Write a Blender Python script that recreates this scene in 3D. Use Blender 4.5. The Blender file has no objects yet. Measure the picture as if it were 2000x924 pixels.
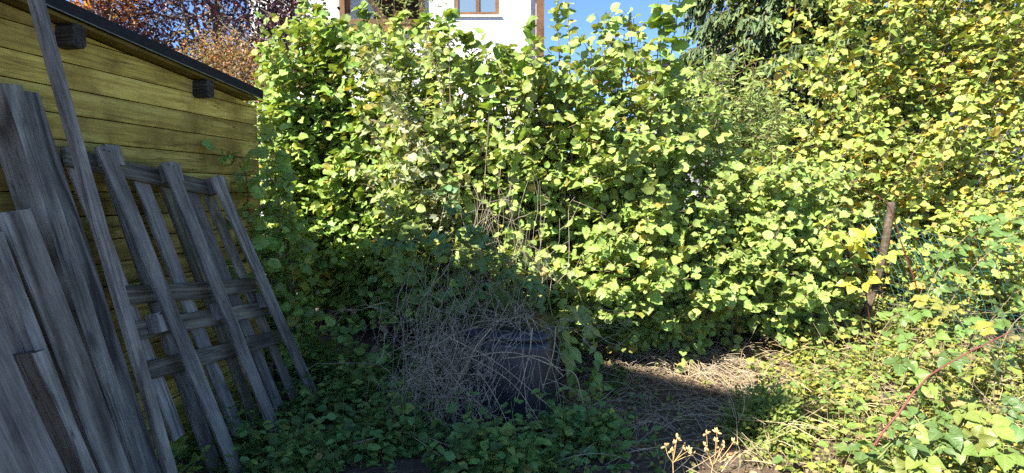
import bpy, math
import numpy as np
from mathutils import Matrix, Vector

R = np.random.RandomState(11)
scene = bpy.context.scene
COL = scene.collection

# ------------------------------------------------------------------ camera, sky, sun, exposure
F_PX, CAM_Z, PITCH = 1100.0, 1.6, math.atan((462 - 380) / 1100.0)
cam_d = bpy.data.cameras.new("camera")
cam = bpy.data.objects.new("camera", cam_d)
COL.objects.link(cam)
cam.location = (0, 0, CAM_Z)
cam.rotation_euler = (math.pi / 2 - PITCH, 0, 0)
cam_d.sensor_width = 36.0
cam_d.lens = 36.0 * F_PX / 2000.0
cam_d.clip_start = 0.05
cam_d.clip_end = 2000.0
scene.camera = cam

SUN = np.array([0.80, 0.82, -1.0])          # direction the light travels
SUN /= np.linalg.norm(SUN)
world = bpy.data.worlds.new("World")
scene.world = world
world.use_nodes = True
wn = world.node_tree.nodes
sky = wn.new("ShaderNodeTexSky")
sky.sky_type = 'NISHITA'
sky.sun_disc = False
sky.sun_elevation = math.asin(-SUN[2])
sky.sun_rotation = math.atan2(-SUN[0], -SUN[1])
sky.air_density = 0.6
sky.dust_density = 0.0
sky.ozone_density = 6.0
sky.altitude = 1500
bg = wn["Background"]
bg.inputs[1].default_value = 0.115
world.node_tree.links.new(sky.outputs[0], bg.inputs[0])
sun_d = bpy.data.lights.new("sun", 'SUN')
sun_d.energy = 5.0
sun_d.angle = math.radians(0.53)
sun_d.color = (1.0, 0.95, 0.86)
sun = bpy.data.objects.new("sun", sun_d)
COL.objects.link(sun)
sun.rotation_euler = Vector(SUN).to_track_quat('-Z', 'Y').to_euler()
scene.view_settings.view_transform = 'Standard'
scene.view_settings.look = 'None'
scene.view_settings.exposure = 1.8
scene.view_settings.gamma = 1.0
DENOISE = False

# ------------------------------------------------------------------ helpers
CP, SP = math.cos(PITCH), math.sin(PITCH)
CAM = np.array([0, 0, CAM_Z])


def ray(px, py):
    a, b = (px - 1000) / F_PX, -(py - 462) / F_PX
    return np.array([a, CP + b * SP, -SP + b * CP])


def at(px, py, y):
    d = ray(px, py)
    return CAM + d * (y / d[1])


def hit(px, py, p0, n):
    d = ray(px, py)
    return CAM + d * (np.dot(p0 - CAM, n) / np.dot(d, n))


def project(P):
    q = P - CAM
    f = q[..., 1] * CP - q[..., 2] * SP
    u = q[..., 1] * SP + q[..., 2] * CP
    f = np.where(f < 0.05, 0.05, f)
    return 1000 + F_PX * q[..., 0] / f, 462 - F_PX * u / f, f


def ground_z(x, y):
    x, y = np.asarray(x, float), np.asarray(y, float)
    z = 0.09 * np.clip(y - 4.6, 0, 6) + 0.05 * np.clip(x - 1.6, 0, 3) * np.clip((y - 2.5) / 3, 0, 1)
    z = z + 0.018 * np.sin(3.1 * x + 1.3 * y) * np.sin(2.3 * y - 0.7 * x) + 0.01 * np.sin(9 * x + 2) * np.sin(8 * y)
    return z


def gnd(px, py):
    d = ray(px, py)
    t = CAM_Z / -d[2]
    for _ in range(12):
        p = CAM + d * t
        t = (CAM_Z - float(ground_z(p[0], p[1]))) / -d[2]
    return CAM + d * t


def norm(v):
    v = np.asarray(v, float)
    return v / max(1e-9, np.linalg.norm(v))


def mesh_np(name, V, F, mat, uv=None, col=None, smooth=True, mats=None):
    """V (n,3); F (m,k) uniform polygons or a list of polygons."""
    me = bpy.data.meshes.new(name)
    V = np.asarray(V, np.float32)
    if isinstance(F, np.ndarray):
        k = F.shape[1]
        me.vertices.add(len(V))
        me.vertices.foreach_set("co", V.ravel())
        me.loops.add(F.size)
        me.loops.foreach_set("vertex_index", F.ravel().astype(np.int32))
        me.polygons.add(len(F))
        me.polygons.foreach_set("loop_start", np.arange(0, F.size, k, dtype=np.int32))
        me.polygons.foreach_set("loop_total", np.full(len(F), k, np.int32))
        if smooth:
            me.polygons.foreach_set("use_smooth", np.ones(len(F), bool))
        if uv is not None:
            ul = me.uv_layers.new(name="UVMap")
            ul.data.foreach_set("uv", np.asarray(uv, np.float32)[F.ravel()].ravel())
    else:
        me.from_pydata([tuple(map(float, v)) for v in V], [], [tuple(int(i) for i in f) for f in F])
        if smooth:
            me.polygons.foreach_set("use_smooth", np.ones(len(me.polygons), bool))
    if col is not None:
        ca = me.attributes.new("Col", 'FLOAT_COLOR', 'POINT')
        c4 = np.ones((len(V), 4), np.float32)
        c4[:, :3] = col
        ca.data.foreach_set("color", c4.ravel())
    me.materials.append(mat)
    me.update()
    me.validate()
    return me


def link(name, me, parent=None, M=None):
    o = bpy.data.objects.new(name, me)
    COL.objects.link(o)
    if M is not None:
        o.matrix_basis = M
    if parent is not None:
        o.parent = parent
    return o


def thing(name, label, cat, loc, group=None):
    o = bpy.data.objects.new(name, None)
    o.empty_display_size = 0.1
    COL.objects.link(o)
    o.location = tuple(float(v) for v in loc)
    o["label"] = label
    o["category"] = cat
    if group:
        o["group"] = group
    return o


def loc_of(o):
    return np.array(o.location)


def tag(o, label=None, cat=None, group=None, kind=None):
    if label: o["label"] = label
    if cat: o["category"] = cat
    if group: o["group"] = group
    if kind: o["kind"] = kind
    return o


def part(name, V, F, mat, parent, **kw):
    V = np.asarray(V, float) - (loc_of(parent) if parent is not None else 0)
    return link(name, mesh_np(name, V, F, mat, **kw), parent)


def frame(origin, x, y, z):
    M = Matrix.Identity(4)
    for i in range(3):
        M[i][0], M[i][1], M[i][2], M[i][3] = float(x[i]), float(y[i]), float(z[i]), float(origin[i])
    return M


def box_mesh(name, sx, sy, sz, mat, bev=0.004, segs=1, warp=0.0, rough_ends=0.0):
    """Box with chamfered long edges, length along +Y from 0 to sy, centred in x and z."""
    b = min(bev, sx * 0.3, sz * 0.3)
    hx, hz = sx / 2, sz / 2
    prof = [(-hx + b, -hz), (hx - b, -hz), (hx, -hz + b), (hx, hz - b), (hx - b, hz), (-hx + b, hz), (-hx, hz - b), (-hx, -hz + b)]
    V, Fc = [], []
    n = segs + 1
    ph = R.rand(4) * 6.28
    for i in range(n):
        t = i / segs
        dx = warp * math.sin(ph[0] + 3 * t) + warp * .4 * math.sin(ph[1] + 9 * t)
        dz = warp * .7 * math.sin(ph[2] + 3 * t)
        for k, (x, z) in enumerate(prof):
            e = rough_ends * (R.rand() - .5) if i in (0, n - 1) else 0
            V.append((x + dx + warp * .35 * math.sin(ph[3] + 14 * t + k), t * sy + e, z + dz))
    for i in range(n - 1):
        for k in range(8):
            a, c = i * 8 + k, i * 8 + (k + 1) % 8
            Fc.append((a, c, c + 8, a + 8))
    Fc.append(tuple(range(7, -1, -1)))
    Fc.append(tuple((n - 1) * 8 + k for k in range(8)))
    F2 = [tuple(reversed(f)) for f in Fc]
    return mesh_np(name, V, F2, mat, smooth=False)


def plain_box(name, c, s, mat, parent=None, rz=0.0, bev=0.0):
    """axis box, centre c, size s."""
    me = box_mesh(name, s[0], s[1], s[2], mat, bev=bev or 0.003)
    x, y = np.array([math.cos(rz), math.sin(rz), 0]), np.array([-math.sin(rz), math.cos(rz), 0])
    o = np.asarray(c, float) - y * s[1] / 2
    if parent is not None: o = o - loc_of(parent)
    return link(name, me, parent, frame(o, x, y, np.array([0, 0, 1.])))


def tubes(polys, sides=4):
    """list of (pts (k,3), radii (k,)) -> V, F quads"""
    Vs, Fs, off = [], [], 0
    ang = np.arange(sides) * 2 * math.pi / sides
    ca, sa = np.cos(ang), np.sin(ang)
    for pts, rad in polys:
        pts = np.asarray(pts, float)
        k = len(pts)
        rad = np.broadcast_to(np.asarray(rad, float), (k,))
        tg = np.gradient(pts, axis=0)
        tg /= np.maximum(1e-9, np.linalg.norm(tg, axis=1))[:, None]
        ref = np.array([0.31, 0.9, 0.1]) if abs(tg[0, 1]) < .8 else np.array([0.9, .1, .3])
        a = np.cross(tg, ref)
        a /= np.maximum(1e-9, np.linalg.norm(a, axis=1))[:, None]
        b = np.cross(tg, a)
        ring = pts[:, None, :] + rad[:, None, None] * (a[:, None, :] * ca[None, :, None] + b[:, None, :] * sa[None, :, None])
        Vs.append(ring.reshape(-1, 3))
        i = np.arange(k - 1)[:, None] * sides
        j = np.arange(sides)[None, :]
        jn = (j + 1) % sides
        Fs.append((np.stack([i + j, i + jn, i + sides + jn, i + sides + j], -1).reshape(-1, 4)) + off)
        off += k * sides
    return np.concatenate(Vs), np.concatenate(Fs)


def spline(P, n):
    """Catmull-Rom through control points."""
    P = np.asarray(P, float)
    Q = np.vstack([2 * P[0] - P[1], P, 2 * P[-1] - P[-2]])
    out = []
    m = len(P) - 1
    for t in np.linspace(0, m, n):
        i = min(int(t), m - 1)
        u = t - i
        a, b, c, d = Q[i], Q[i + 1], Q[i + 2], Q[i + 3]
        out.append(.5 * ((2 * b) + (c - a) * u + (2 * a - 5 * b + 4 * c - d) * u * u + (3 * b - a - 3 * c + d) * u ** 3))
    return np.array(out)


# ------------------------------------------------------------------ materials
def new_mat(name):
    m = bpy.data.materials.new(name)
    m.use_nodes = True
    nt = m.node_tree
    return m, nt, nt.nodes["Principled BSDF"]


def nd(nt, typ, **inp):
    n = nt.nodes.new(typ)
    for k, v in inp.items():
        if k in n.inputs: n.inputs[k].default_value = v
        else: setattr(n, k, v)
    return n


def ramp(nt, fac, stops):
    r = nt.nodes.new("ShaderNodeValToRGB")
    els = r.color_ramp.elements
    while len(els) < len(stops): els.new(0.5)
    for e, (p, c) in zip(els, stops):
        e.position = p
        e.color = (*c, 1)
    nt.links.new(fac, r.inputs[0])
    return r.outputs[0]


def mixc(nt, fac, a, b, typ='MIX'):
    m = nt.nodes.new("ShaderNodeMix")
    m.data_type = 'RGBA'
    m.blend_type = typ
    for sock, v in ((m.inputs[0], fac), (m.inputs[6], a), (m.inputs[7], b)):
        if isinstance(v, bpy.types.NodeSocket): nt.links.new(v, sock)
        elif isinstance(v, (int, float)): sock.default_value = v
        else: sock.default_value = (*v, 1)
    return m.outputs[2]


def mathn(nt, op, a, b=0.0):
    m = nt.nodes.new("ShaderNodeMath")
    m.operation = op
    for sock, v in ((m.inputs[0], a), (m.inputs[1], b)):
        if isinstance(v, bpy.types.NodeSocket): nt.links.new(v, sock)
        else: sock.default_value = v
    return m.outputs[0]


def bump(nt, bsdf, h, strength=.3, dist=.01):
    b = nd(nt, "ShaderNodeBump", Strength=strength, Distance=dist)
    nt.links.new(h, b.inputs["Height"])
    nt.links.new(b.outputs[0], bsdf.inputs["Normal"])


def leaf_mat(name, trans=0.35, rough=0.42, spec=0.35, veins=8.0, vein_amt=0.33, tint=(1.35, 1.15, .5)):
    m, nt, b = new_mat(name)
    at_ = nd(nt, "ShaderNodeAttribute", attribute_name="Col")
    col = at_.outputs[0]
    uv = nt.nodes.new("ShaderNodeUVMap")
    sx = nt.nodes.new("ShaderNodeSeparateXYZ")
    nt.links.new(uv.outputs[0], sx.inputs[0])
    av = mathn(nt, 'ABSOLUTE', sx.outputs[0])
    ph = mathn(nt, 'SUBTRACT', sx.outputs[1], mathn(nt, 'MULTIPLY', av, .75))
    w = mathn(nt, 'SINE', mathn(nt, 'MULTIPLY', ph, veins * 6.283))
    vein = mathn(nt, 'POWER', mathn(nt, 'ADD', mathn(nt, 'MULTIPLY', w, .5), .5), 3.0)
    mid = mathn(nt, 'LESS_THAN', av, .025)
    vein = mathn(nt, 'MAXIMUM', mathn(nt, 'MULTIPLY', vein, .6), mid)
    no = nd(nt, "ShaderNodeTexNoise", Scale=38.0, Detail=3.0)
    tc = nt.nodes.new("ShaderNodeTexCoord")
    nt.links.new(tc.outputs["Object"], no.inputs["Vector"])
    c1 = mixc(nt, mathn(nt, 'MULTIPLY', vein, vein_amt), col, (.55, .6, .28))
    c2 = mixc(nt, .55, c1, ramp(nt, no.outputs[0], [(.3, (.62, .66, .6)), (.7, (1.25, 1.2, 1.1))]), 'MULTIPLY')
    nt.links.new(c2, b.inputs["Base Color"])
    b.inputs["Roughness"].default_value = rough
    b.inputs["Specular IOR Level"].default_value = spec
    bump(nt, b, mathn(nt, 'SUBTRACT', 1.0, vein), .35, .006)
    tr = nt.nodes.new("ShaderNodeBsdfTranslucent")
    nt.links.new(mixc(nt, 1.0, c2, tint, 'MULTIPLY'), tr.inputs[0])
    mx = nd(nt, "ShaderNodeMixShader")
    mx.inputs[0].default_value = trans
    nt.links.new(b.outputs[0], mx.inputs[1])
    nt.links.new(tr.outputs[0], mx.inputs[2])
    nt.links.new(mx.outputs[0], nt.nodes["Material Output"].inputs[0])
    return m


def wood_mat(name, dark, mid, light, grain=18.0, stretch=0.06, knots=True, blotch=None, rough=.8, wave=True, bstr=.35, ringw=.26):
    """length runs along object Y"""
    m, nt, b = new_mat(name)
    tc = nt.nodes.new("ShaderNodeTexCoord")
    oi = nt.nodes.new("ShaderNodeObjectInfo")
    off = nd(nt, "ShaderNodeVectorMath", operation='SCALE')
    cb = nt.nodes.new("ShaderNodeCombineXYZ")
    for i in range(3): nt.links.new(mathn(nt, 'MULTIPLY', oi.outputs["Random"], (7.3, 31.0, 13.1)[i]), cb.inputs[i])
    ad = nd(nt, "ShaderNodeVectorMath", operation='ADD')
    nt.links.new(tc.outputs["Object"], ad.inputs[0])
    nt.links.new(cb.outputs[0], ad.inputs[1])
    mp = nt.nodes.new("ShaderNodeMapping")
    mp.inputs["Scale"].default_value = (1, stretch, 1)
    nt.links.new(ad.outputs[0], mp.inputs[0])
    # big warped growth rings
    n1 = nd(nt, "ShaderNodeTexNoise", Scale=grain * .34, Detail=1.5, Distortion=.9)
    nt.links.new(mp.outputs[0], n1.inputs["Vector"])
    rings = mathn(nt, 'FRACT', mathn(nt, 'MULTIPLY', n1.outputs[0], 9.0))
    rings = mathn(nt, 'ABSOLUTE', mathn(nt, 'SUBTRACT', mathn(nt, 'MULTIPLY', rings, 2.0), 1.0))
    n2 = nd(nt, "ShaderNodeTexNoise", Scale=grain * 6, Detail=5.0, Roughness=.65)
    nt.links.new(mp.outputs[0], n2.inputs["Vector"])
    n3 = nd(nt, "ShaderNodeTexNoise", Scale=3.2, Detail=5.0, Roughness=.6)
    nt.links.new(ad.outputs[0], n3.inputs["Vector"])
    g = mathn(nt, 'ADD', mathn(nt, 'MULTIPLY', rings, ringw), mathn(nt, 'MULTIPLY', n2.outputs[0], .80 if ringw < .3 else .52))
    col = ramp(nt, g, [(.30, dark), (.54, mid), (.80, light)])
    cm = nt.nodes.new("ShaderNodeMapping")
    cm.inputs["Scale"].default_value = (1, .03, 1)
    nt.links.new(ad.outputs[0], cm.inputs[0])
    n4 = nd(nt, "ShaderNodeTexNoise", Scale=26.0, Detail=2.0, Distortion=.3)
    nt.links.new(cm.outputs[0], n4.inputs["Vector"])
    crack = ramp(nt, n4.outputs[0], [(.485, (0, 0, 0)), (.5, (1, 1, 1)), (.515, (0, 0, 0))])
    n5 = nd(nt, "ShaderNodeTexNoise", Scale=190.0, Detail=3.0, Roughness=.7)
    nt.links.new(cm.outputs[0], n5.inputs["Vector"])
    col = mixc(nt, .5, col, ramp(nt, n5.outputs[0], [(.36, (.55, .53, .5)), (.62, (1.3, 1.3, 1.28))]), 'MULTIPLY')
    g = mathn(nt, 'SUBTRACT', g, mathn(nt, 'MULTIPLY', crack, .5))
    if blotch:
        col = mixc(nt, ramp(nt, n3.outputs[0], [(.45, (0, 0, 0)), (.68, (1, 1, 1))]), col, blotch)
    else:
        col = mixc(nt, .7, col, ramp(nt, n3.outputs[0], [(.3, (.5, .5, .52)), (.7, (1.3, 1.28, 1.22))]), 'MULTIPLY')
    if knots:
        vm = nt.nodes.new("ShaderNodeMapping")
        vm.inputs["Scale"].default_value = (1, .45, 1)
        nt.links.new(ad.outputs[0], vm.inputs[0])
        vo = nd(nt, "ShaderNodeTexVoronoi", Scale=3.4)
        nt.links.new(vm.outputs[0], vo.inputs["Vector"])
        kf = ramp(nt, vo.outputs["Distance"], [(.045, (1, 1, 1)), (.10, (0, 0, 0))])
        col = mixc(nt, mathn(nt, 'MULTIPLY', kf, .75), col, tuple(c * .45 for c in dark))
    n6 = nd(nt, "ShaderNodeTexNoise", Scale=1.4, Detail=1.0)
    nt.links.new(ad.outputs[0], n6.inputs["Vector"])
    col = mixc(nt, mathn(nt, 'MULTIPLY', mathn(nt, 'MULTIPLY', crack, ramp(nt, n6.outputs[0], [(.45, (0, 0, 0)), (.6, (1, 1, 1))])), .8), col, tuple(c * .25 for c in dark))
    tone = ramp(nt, oi.outputs["Random"], [(0, (.68, .67, .68)), (1, (1.22, 1.2, 1.14))])
    col = mixc(nt, 1.0, col, tone, 'MULTIPLY')
    nt.links.new(col, b.inputs["Base Color"])
    b.inputs["Roughness"].default_value = rough
    b.inputs["Specular IOR Level"].default_value = .2
    bump(nt, b, g, bstr, .006)
    return m


def plain_mat(name, col, rough=.7, noise=0.15, scale=6.0, spec=.3, bstr=.1, metal=0.0):
    m, nt, b = new_mat(name)
    tc = nt.nodes.new("ShaderNodeTexCoord")
    no = nd(nt, "ShaderNodeTexNoise", Scale=scale, Detail=6.0, Roughness=.6)
    nt.links.new(tc.outputs["Object"], no.inputs["Vector"])
    lo, hi = tuple(c * (1 - noise) for c in col), tuple(c * (1 + noise) for c in col)
    nt.links.new(ramp(nt, no.outputs[0], [(.3, lo), (.7, hi)]), b.inputs["Base Color"])
    b.inputs["Roughness"].default_value = rough
    b.inputs["Specular IOR Level"].default_value = spec
    b.inputs["Metallic"].default_value = metal
    if bstr: bump(nt, b, no.outputs[0], bstr, .01)
    return m


M_HAZEL = leaf_mat("hazel_leaf", trans=.27)
scene.cycles.use_denoising = DENOISE
M_SMALL = leaf_mat("small_leaf", trans=.36, veins=7, vein_amt=.15)
M_PURPLE = leaf_mat("purple_leaf", trans=.15, rough=.28, spec=.6, vein_amt=.05, tint=(1.2, .6, .75))
M_NEEDLE = leaf_mat("needle", trans=.18, rough=.5, vein_amt=.1)
M_DRYLEAF = leaf_mat("dry_leaf", trans=.2, rough=.7, vein_amt=.3, tint=(1.2, .95, .7))
M_BARK = plain_mat("bark", (.15, .12, .085), .85, .4, 40, .2, .4)
M_TWIG = plain_mat("twig", (.20, .15, .09), .8, .3, 60, .2, .2)
M_STRAW = plain_mat("straw", (.44, .34, .20), .8, .35, 12, .2, .1)
M_STRAWG = plain_mat("grey_straw", (.35, .285, .205), .85, .35, 12, .2, .1)
M_REDCANE = plain_mat("red_cane", (.16, .042, .036), .55, .3, 20, .35, .15)
M_FLOWER = plain_mat("dry_flower", (.50, .33, .14), .75, .25, 60, .2, .2)
M_GREENSTEM = plain_mat("green_stem", (.17, .22, .06), .6, .3, 30, .3, .1)
M_GREYWOOD = wood_mat("grey_wood", (.11, .098, .083), (.245, .226, .196), (.385, .36, .318), grain=13, stretch=.085)
M_DARKWOOD = wood_mat("dark_grey_wood", (.052, .048, .043), (.125, .117, .106), (.22, .21, .195), grain=8, stretch=.13, ringw=.45)
M_BROWNWOOD = wood_mat("brown_grey_wood", (.06, .052, .038), (.15, .135, .10), (.27, .25, .20), grain=12)
M_PALEWOOD = wood_mat("pale_worn_wood", (.13, .12, .105), (.26, .243, .21), (.40, .38, .34), grain=9, stretch=.10)
M_PLANK = wood_mat("arched_grain_wood", (.08, .071, .06), (.175, .16, .138), (.30, .28, .245), grain=7, stretch=.15, ringw=.5)
M_UMBER = wood_mat("brown_dark_wood", (.05, .04, .03), (.11, .09, .07), (.19, .165, .135), grain=9, stretch=.1)
M_POST = wood_mat("fence_post_wood", (.04, .03, .022), (.085, .065, .048), (.14, .11, .085), grain=14)
M_YELLOW = wood_mat("yellow_paint", (.31, .21, .045), (.57, .435, .10), (.67, .53, .15), grain=8, stretch=.07, blotch=(.25, .17, .04), bstr=.2)
M_BEAM = wood_mat("beam_end", (.02, .017, .013), (.05, .045, .038), (.09, .08, .07), knots=False)
M_FELT = plain_mat("roof_felt", (.012, .012, .014), .75, .3, 30, .25, .2)
M_SOFFIT = plain_mat("soffit", (.16, .13, .035), .8, .3, 8, .2, .2)
M_PLASTIC = plain_mat("black_plastic", (.015, .0165, .021), .36, .25, 4, .45, .04)
M_RENDER = plain_mat("white_render", (.62, .61, .60), .9, .03, 3, .2, .05)
M_GREYREND = plain_mat("grey_render", (.30, .30, .33), .9, .05, 3, .2, .05)
M_BWOOD = wood_mat("brown_house_wood", (.09, .045, .022), (.17, .09, .045), (.25, .145, .08), knots=False)
M_DKWOOD = wood_mat("dark_house_wood", (.03, .016, .008), (.06, .032, .016), (.09, .05, .026), knots=False)
M_TILE = plain_mat("roof_tile", (.13, .08, .06), .85, .3, 5, .2, .2)
M_WIRE = plain_mat("green_wire", (.04, .115, .11), .35, .2, 40, .5, .0)
M_CONC = plain_mat("dark_concrete", (.12, .115, .11), .9, .3, 6, .2, .3)
M_CURTAIN = plain_mat("curtain", (.75, .75, .74), .9, .08, 30, .2, .0)
mg, ntg, bg_ = new_mat("window_glass")
bg_.inputs["Base Color"].default_value = (.12, .17, .22, 1)
bg_.inputs["Roughness"].default_value = .05
bg_.inputs["Specular IOR Level"].default_value = .9
M_GLASS = mg


def ground_material():
    m, nt, b = new_mat("soil")
    tc = nt.nodes.new("ShaderNodeTexCoord")
    n1 = nd(nt, "ShaderNodeTexNoise", Scale=14.0, Detail=8.0, Roughness=.7)
    n2 = nd(nt, "ShaderNodeTexNoise", Scale=90.0, Detail=4.0, Roughness=.7)
    n3 = nd(nt, "ShaderNodeTexNoise", Scale=1.3, Detail=3.0)
    for n in (n1, n2, n3): nt.links.new(tc.outputs["Object"], n.inputs["Vector"])
    c = ramp(nt, n1.outputs[0], [(.3, (.075, .052, .037)), (.55, (.17, .125, .088)), (.75, (.30, .235, .17))])
    c = mixc(nt, .7, c, ramp(nt, n2.outputs[0], [(.3, (.45, .44, .42)), (.7, (1.5, 1.45, 1.4))]), 'MULTIPLY')
    nt.links.new(c, b.inputs["Base Color"])
    b.inputs["Roughness"].default_value = .95
    b.inputs["Specular IOR Level"].default_value = .1
    bump(nt, b, mathn(nt, 'ADD', n1.outputs[0], mathn(nt, 'MULTIPLY', n2.outputs[0], .5)), .8, .03)
    return m


# ------------------------------------------------------------------ setting: ground
def make_ground():
    xs = np.concatenate([[-250, -80, -30, -14], np.arange(-8, 9.01, .16), [14, 30, 80, 250]])
    ys = np.concatenate([[-60, -20, -6], np.arange(-2, 12.01, .16), [16, 30, 80, 250, 600]])
    X, Y = np.meshgrid(xs, ys)
    V = np.stack([X, Y, ground_z(X, Y)], -1).reshape(-1, 3)
    w = len(xs)
    i, j = np.meshgrid(np.arange(len(ys) - 1), np.arange(w - 1), indexing='ij')
    a = (i * w + j).ravel()
    Fq = np.stack([a, a + 1, a + w + 1, a + w], -1)
    o = link("ground", mesh_np("ground", V, Fq, ground_material()))
    tag(o, "bare brown soil with mulch between the plants", kind="structure")


make_ground()

# ------------------------------------------------------------------ garden shed
E = np.array([.177, .984, 0.0]); E /= np.linalg.norm(E)     # along the gable wall, away from the viewer
N = np.array([E[1], -E[0], 0.0])                            # out of the wall
UP = np.array([0, 0, 1.0])
W0 = np.array([-2.73, 0, 0])
U_END = 4.42                                                # far corner
_a, _b = hit(160, 66, W0, N), hit(415, 170, W0, N)
PITCH_R = float((_a[2] - _b[2]) / np.dot(_b - _a, E))
EAVE = float(_b[2] - PITCH_R * (U_END - np.dot(_b - W0, E)))
U_START = 1.0


def wall_pt(u, w=0.0, z=0.0):
    return W0 + E * u + N * w + UP * z


def roof_z(u):
    return EAVE + (U_END - u) * PITCH_R


def make_shed():
    base = wall_pt(U_END)
    t = thing("garden_shed", "garden shed wall of flaking yellow planks under a black sloping roof edge", "shed", base)
    ph = .128
    v = -.05
    row = 0
    while v < roof_z(U_START) - .02:
        # cross-section of one plank: (v, w)
        bul = .004 + .003 * R.rand()
        prof = [(v + .003, -.03), (v + .003, .0), (v + .012, bul * .7), (v + ph * .35, bul), (v + ph * .7, bul), (v + ph - .014, bul * .65), (v + ph - .003, 0), (v + ph - .003, -.03)]
        V, Fc = [], []
        cols = np.linspace(U_START, U_END, 9)
        k = len(prof)
        usable = v + .02 < roof_z(U_START)
        for ci, u in enumerate(cols):
            for (pv, pw) in prof:
                umax = U_END - (pv - EAVE + .01) / PITCH_R if pv > EAVE - .02 else U_END
                uu = U_START + (u - U_START) * (max(U_START + .02, min(U_END, umax)) - U_START) / (U_END - U_START)
                V.append((pv - v, uu, pw + .002 * math.sin(3 * uu + row)))
        for i in range(len(cols) - 1):
            for j in range(k - 1):
                a = i * k + j
                Fc.append((a, a + k, a + k + 1, a + 1))
        Fc.append(tuple(range(k)))
        Fc.append(tuple((len(cols) - 1) * k + j for j in range(k - 1, -1, -1)))
        me = mesh_np("plank", V, Fc, M_YELLOW, smooth=False)
        o = W0 + UP * v - base
        link("plank", me, t, frame(o, UP, E, N))
        v += ph
        row += 1
    # body behind: end wall and back, built as simple plank walls
    me = box_mesh("end_wall", 2.3, 2.4, .04, M_YELLOW, segs=2)
    link("end_wall", me, t, frame(wall_pt(U_END - .022, -1.21, 0) - base, -N, UP, E))
    me = box_mesh("back_wall", 3.4, 2.4, .04, M_YELLOW)
    link("back_wall", me, t, frame(wall_pt((U_START + U_END) / 2 - .02, -2.35, 0) - base, E, UP, -N))
    me = box_mesh("front_wall", 2.3, 2.7, .04, M_YELLOW)
    link("front_wall", me, t, frame(wall_pt(U_START + .03, -1.21, 0) - base, -N, UP, E))
    # roof: sloped slab with overhang
    ax = norm(E - UP * PITCH_R)
    rn = norm(np.cross(ax, N)) * -1
    if rn[2] < 0: rn = -rn
    u0 = U_START - .2
    UV_ = U_END - .10                       # the roof stops just short of the far corner
    L = (UV_ - u0) * math.sqrt(1 + PITCH_R ** 2)
    OV = .10
    sx = np.cross(ax, rn)
    me = box_mesh("roof_board", 2.5 + OV, L - .01, .022, M_SOFFIT)
    c = wall_pt(u0, OV / 2 - 1.26, roof_z(u0) + .012)
    link("roof_board", me, t, frame(c - base, sx, ax, rn))
    me = box_mesh("roof_felt", 2.52 + OV, L, .012, M_FELT, segs=8, warp=.001)
    link("roof_felt", me, t, frame(c - base + rn * .031, sx, ax, rn))
    # verge strip fitted to the two visible edges of the black band
    q0, q1 = hit(90, 13, W0 + N * OV, N), hit(500, 190, W0 + N * OV, N)
    g0, g1 = hit(140, 0, W0 + N * OV, N), hit(516, 183, W0 + N * OV, N)
    hh = .5 * ((g0[2] - np.interp(np.dot(g0 - W0, E), [np.dot(q0 - W0, E), np.dot(q1 - W0, E)], [q0[2], q1[2]])) + (g1[2] - q1[2]))
    hh = float(np.clip(hh, .05, .12))
    vax = norm(q1 - q0)
    vn = norm(np.cross(N, vax))
    if vn[2] < 0: vn = -vn
    start = q0 - vax * 1.9
    Lv = np.linalg.norm(q1 - start) + .05
    me = box_mesh("verge_board", .02, Lv, hh, M_FELT, bev=.004, segs=10, warp=.002)
    link("verge_board", me, t, frame(start + N * .012 + vn * hh / 2 - base, np.cross(vax, vn), vax, vn))
    me = box_mesh("drip_edge", .004, Lv, .006, plain_mat("zinc", (.16, .17, .15), .5, .5, 14, .5, .05, .3), bev=.001, segs=14, warp=.002)
    link("drip_edge", me, t, frame(start + N * .02 + vn * .001 - base, np.cross(vax, vn), vax, vn))
    # purlin ends
    for (px, py) in ((104, 62), (374, 172), (-80, -5)):
        p = hit(px, py, W0, N)
        u = np.dot(p - W0, E)
        zc = roof_z(u) - .062
        me = box_mesh("purlin", .07, .155, .115, M_BEAM, bev=.016)
        link("purlin", me, t, frame(wall_pt(u + .04, -.05, zc) - base, -E, N, UP))
    # corner board at far end
    me = box_mesh("corner_board", .10, EAVE - .02, .03, M_YELLOW)
    return t


make_shed()

# added unseen building behind the viewpoint, its roof shaped to throw the pointed shadow
SH = np.array([.80, .82])


def make_shade_building():
    H = 7.0
    A = np.array([2.36, 3.98])
    r0 = A - H * SH
    u = r0 + 3.4 * np.array([-.79, .61])
    l = r0 + 7.5 * np.array([-.89, -.45])
    k = u + 7.0 * np.array([-.89, -.45])
    cen = (r0 + u + l + k) / 4
    V, Fc = [], []
    for z in (H - .25, H):
        for p in (r0, u, k, l): V.append((p[0], p[1], z))
    Fc += [(0, 1, 2, 3), (7, 6, 5, 4)] + [(i, i + 4, (i + 1) % 4 + 4, (i + 1) % 4) for i in range(4)]
    t = bpy.data.objects.new("building", None)
    COL.objects.link(t)
    t["kind"] = "structure"
    part("roof", V, Fc, M_TILE, t, smooth=False)  # added slab, its outline set by the shadow it must cast
    V = []
    for z in (0, H - .26):
        for p in (r0, u, k, l):
            q = p + (cen - p) * .12
            V.append((q[0], q[1], z))
    part("wall", V, Fc, M_RENDER, t, smooth=False)  # unseen walls added under the shading slab


make_shade_building()


# ------------------------------------------------------------------ leaning timber
def lean_plane(foot, top, ztop=2.0):
    p = wall_pt(0, foot, 0)
    d = norm(N * (top - foot) + UP * ztop)
    n = norm(np.cross(E, d))
    if np.dot(n, N) < 0: n = -n
    return p, n, d


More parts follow.
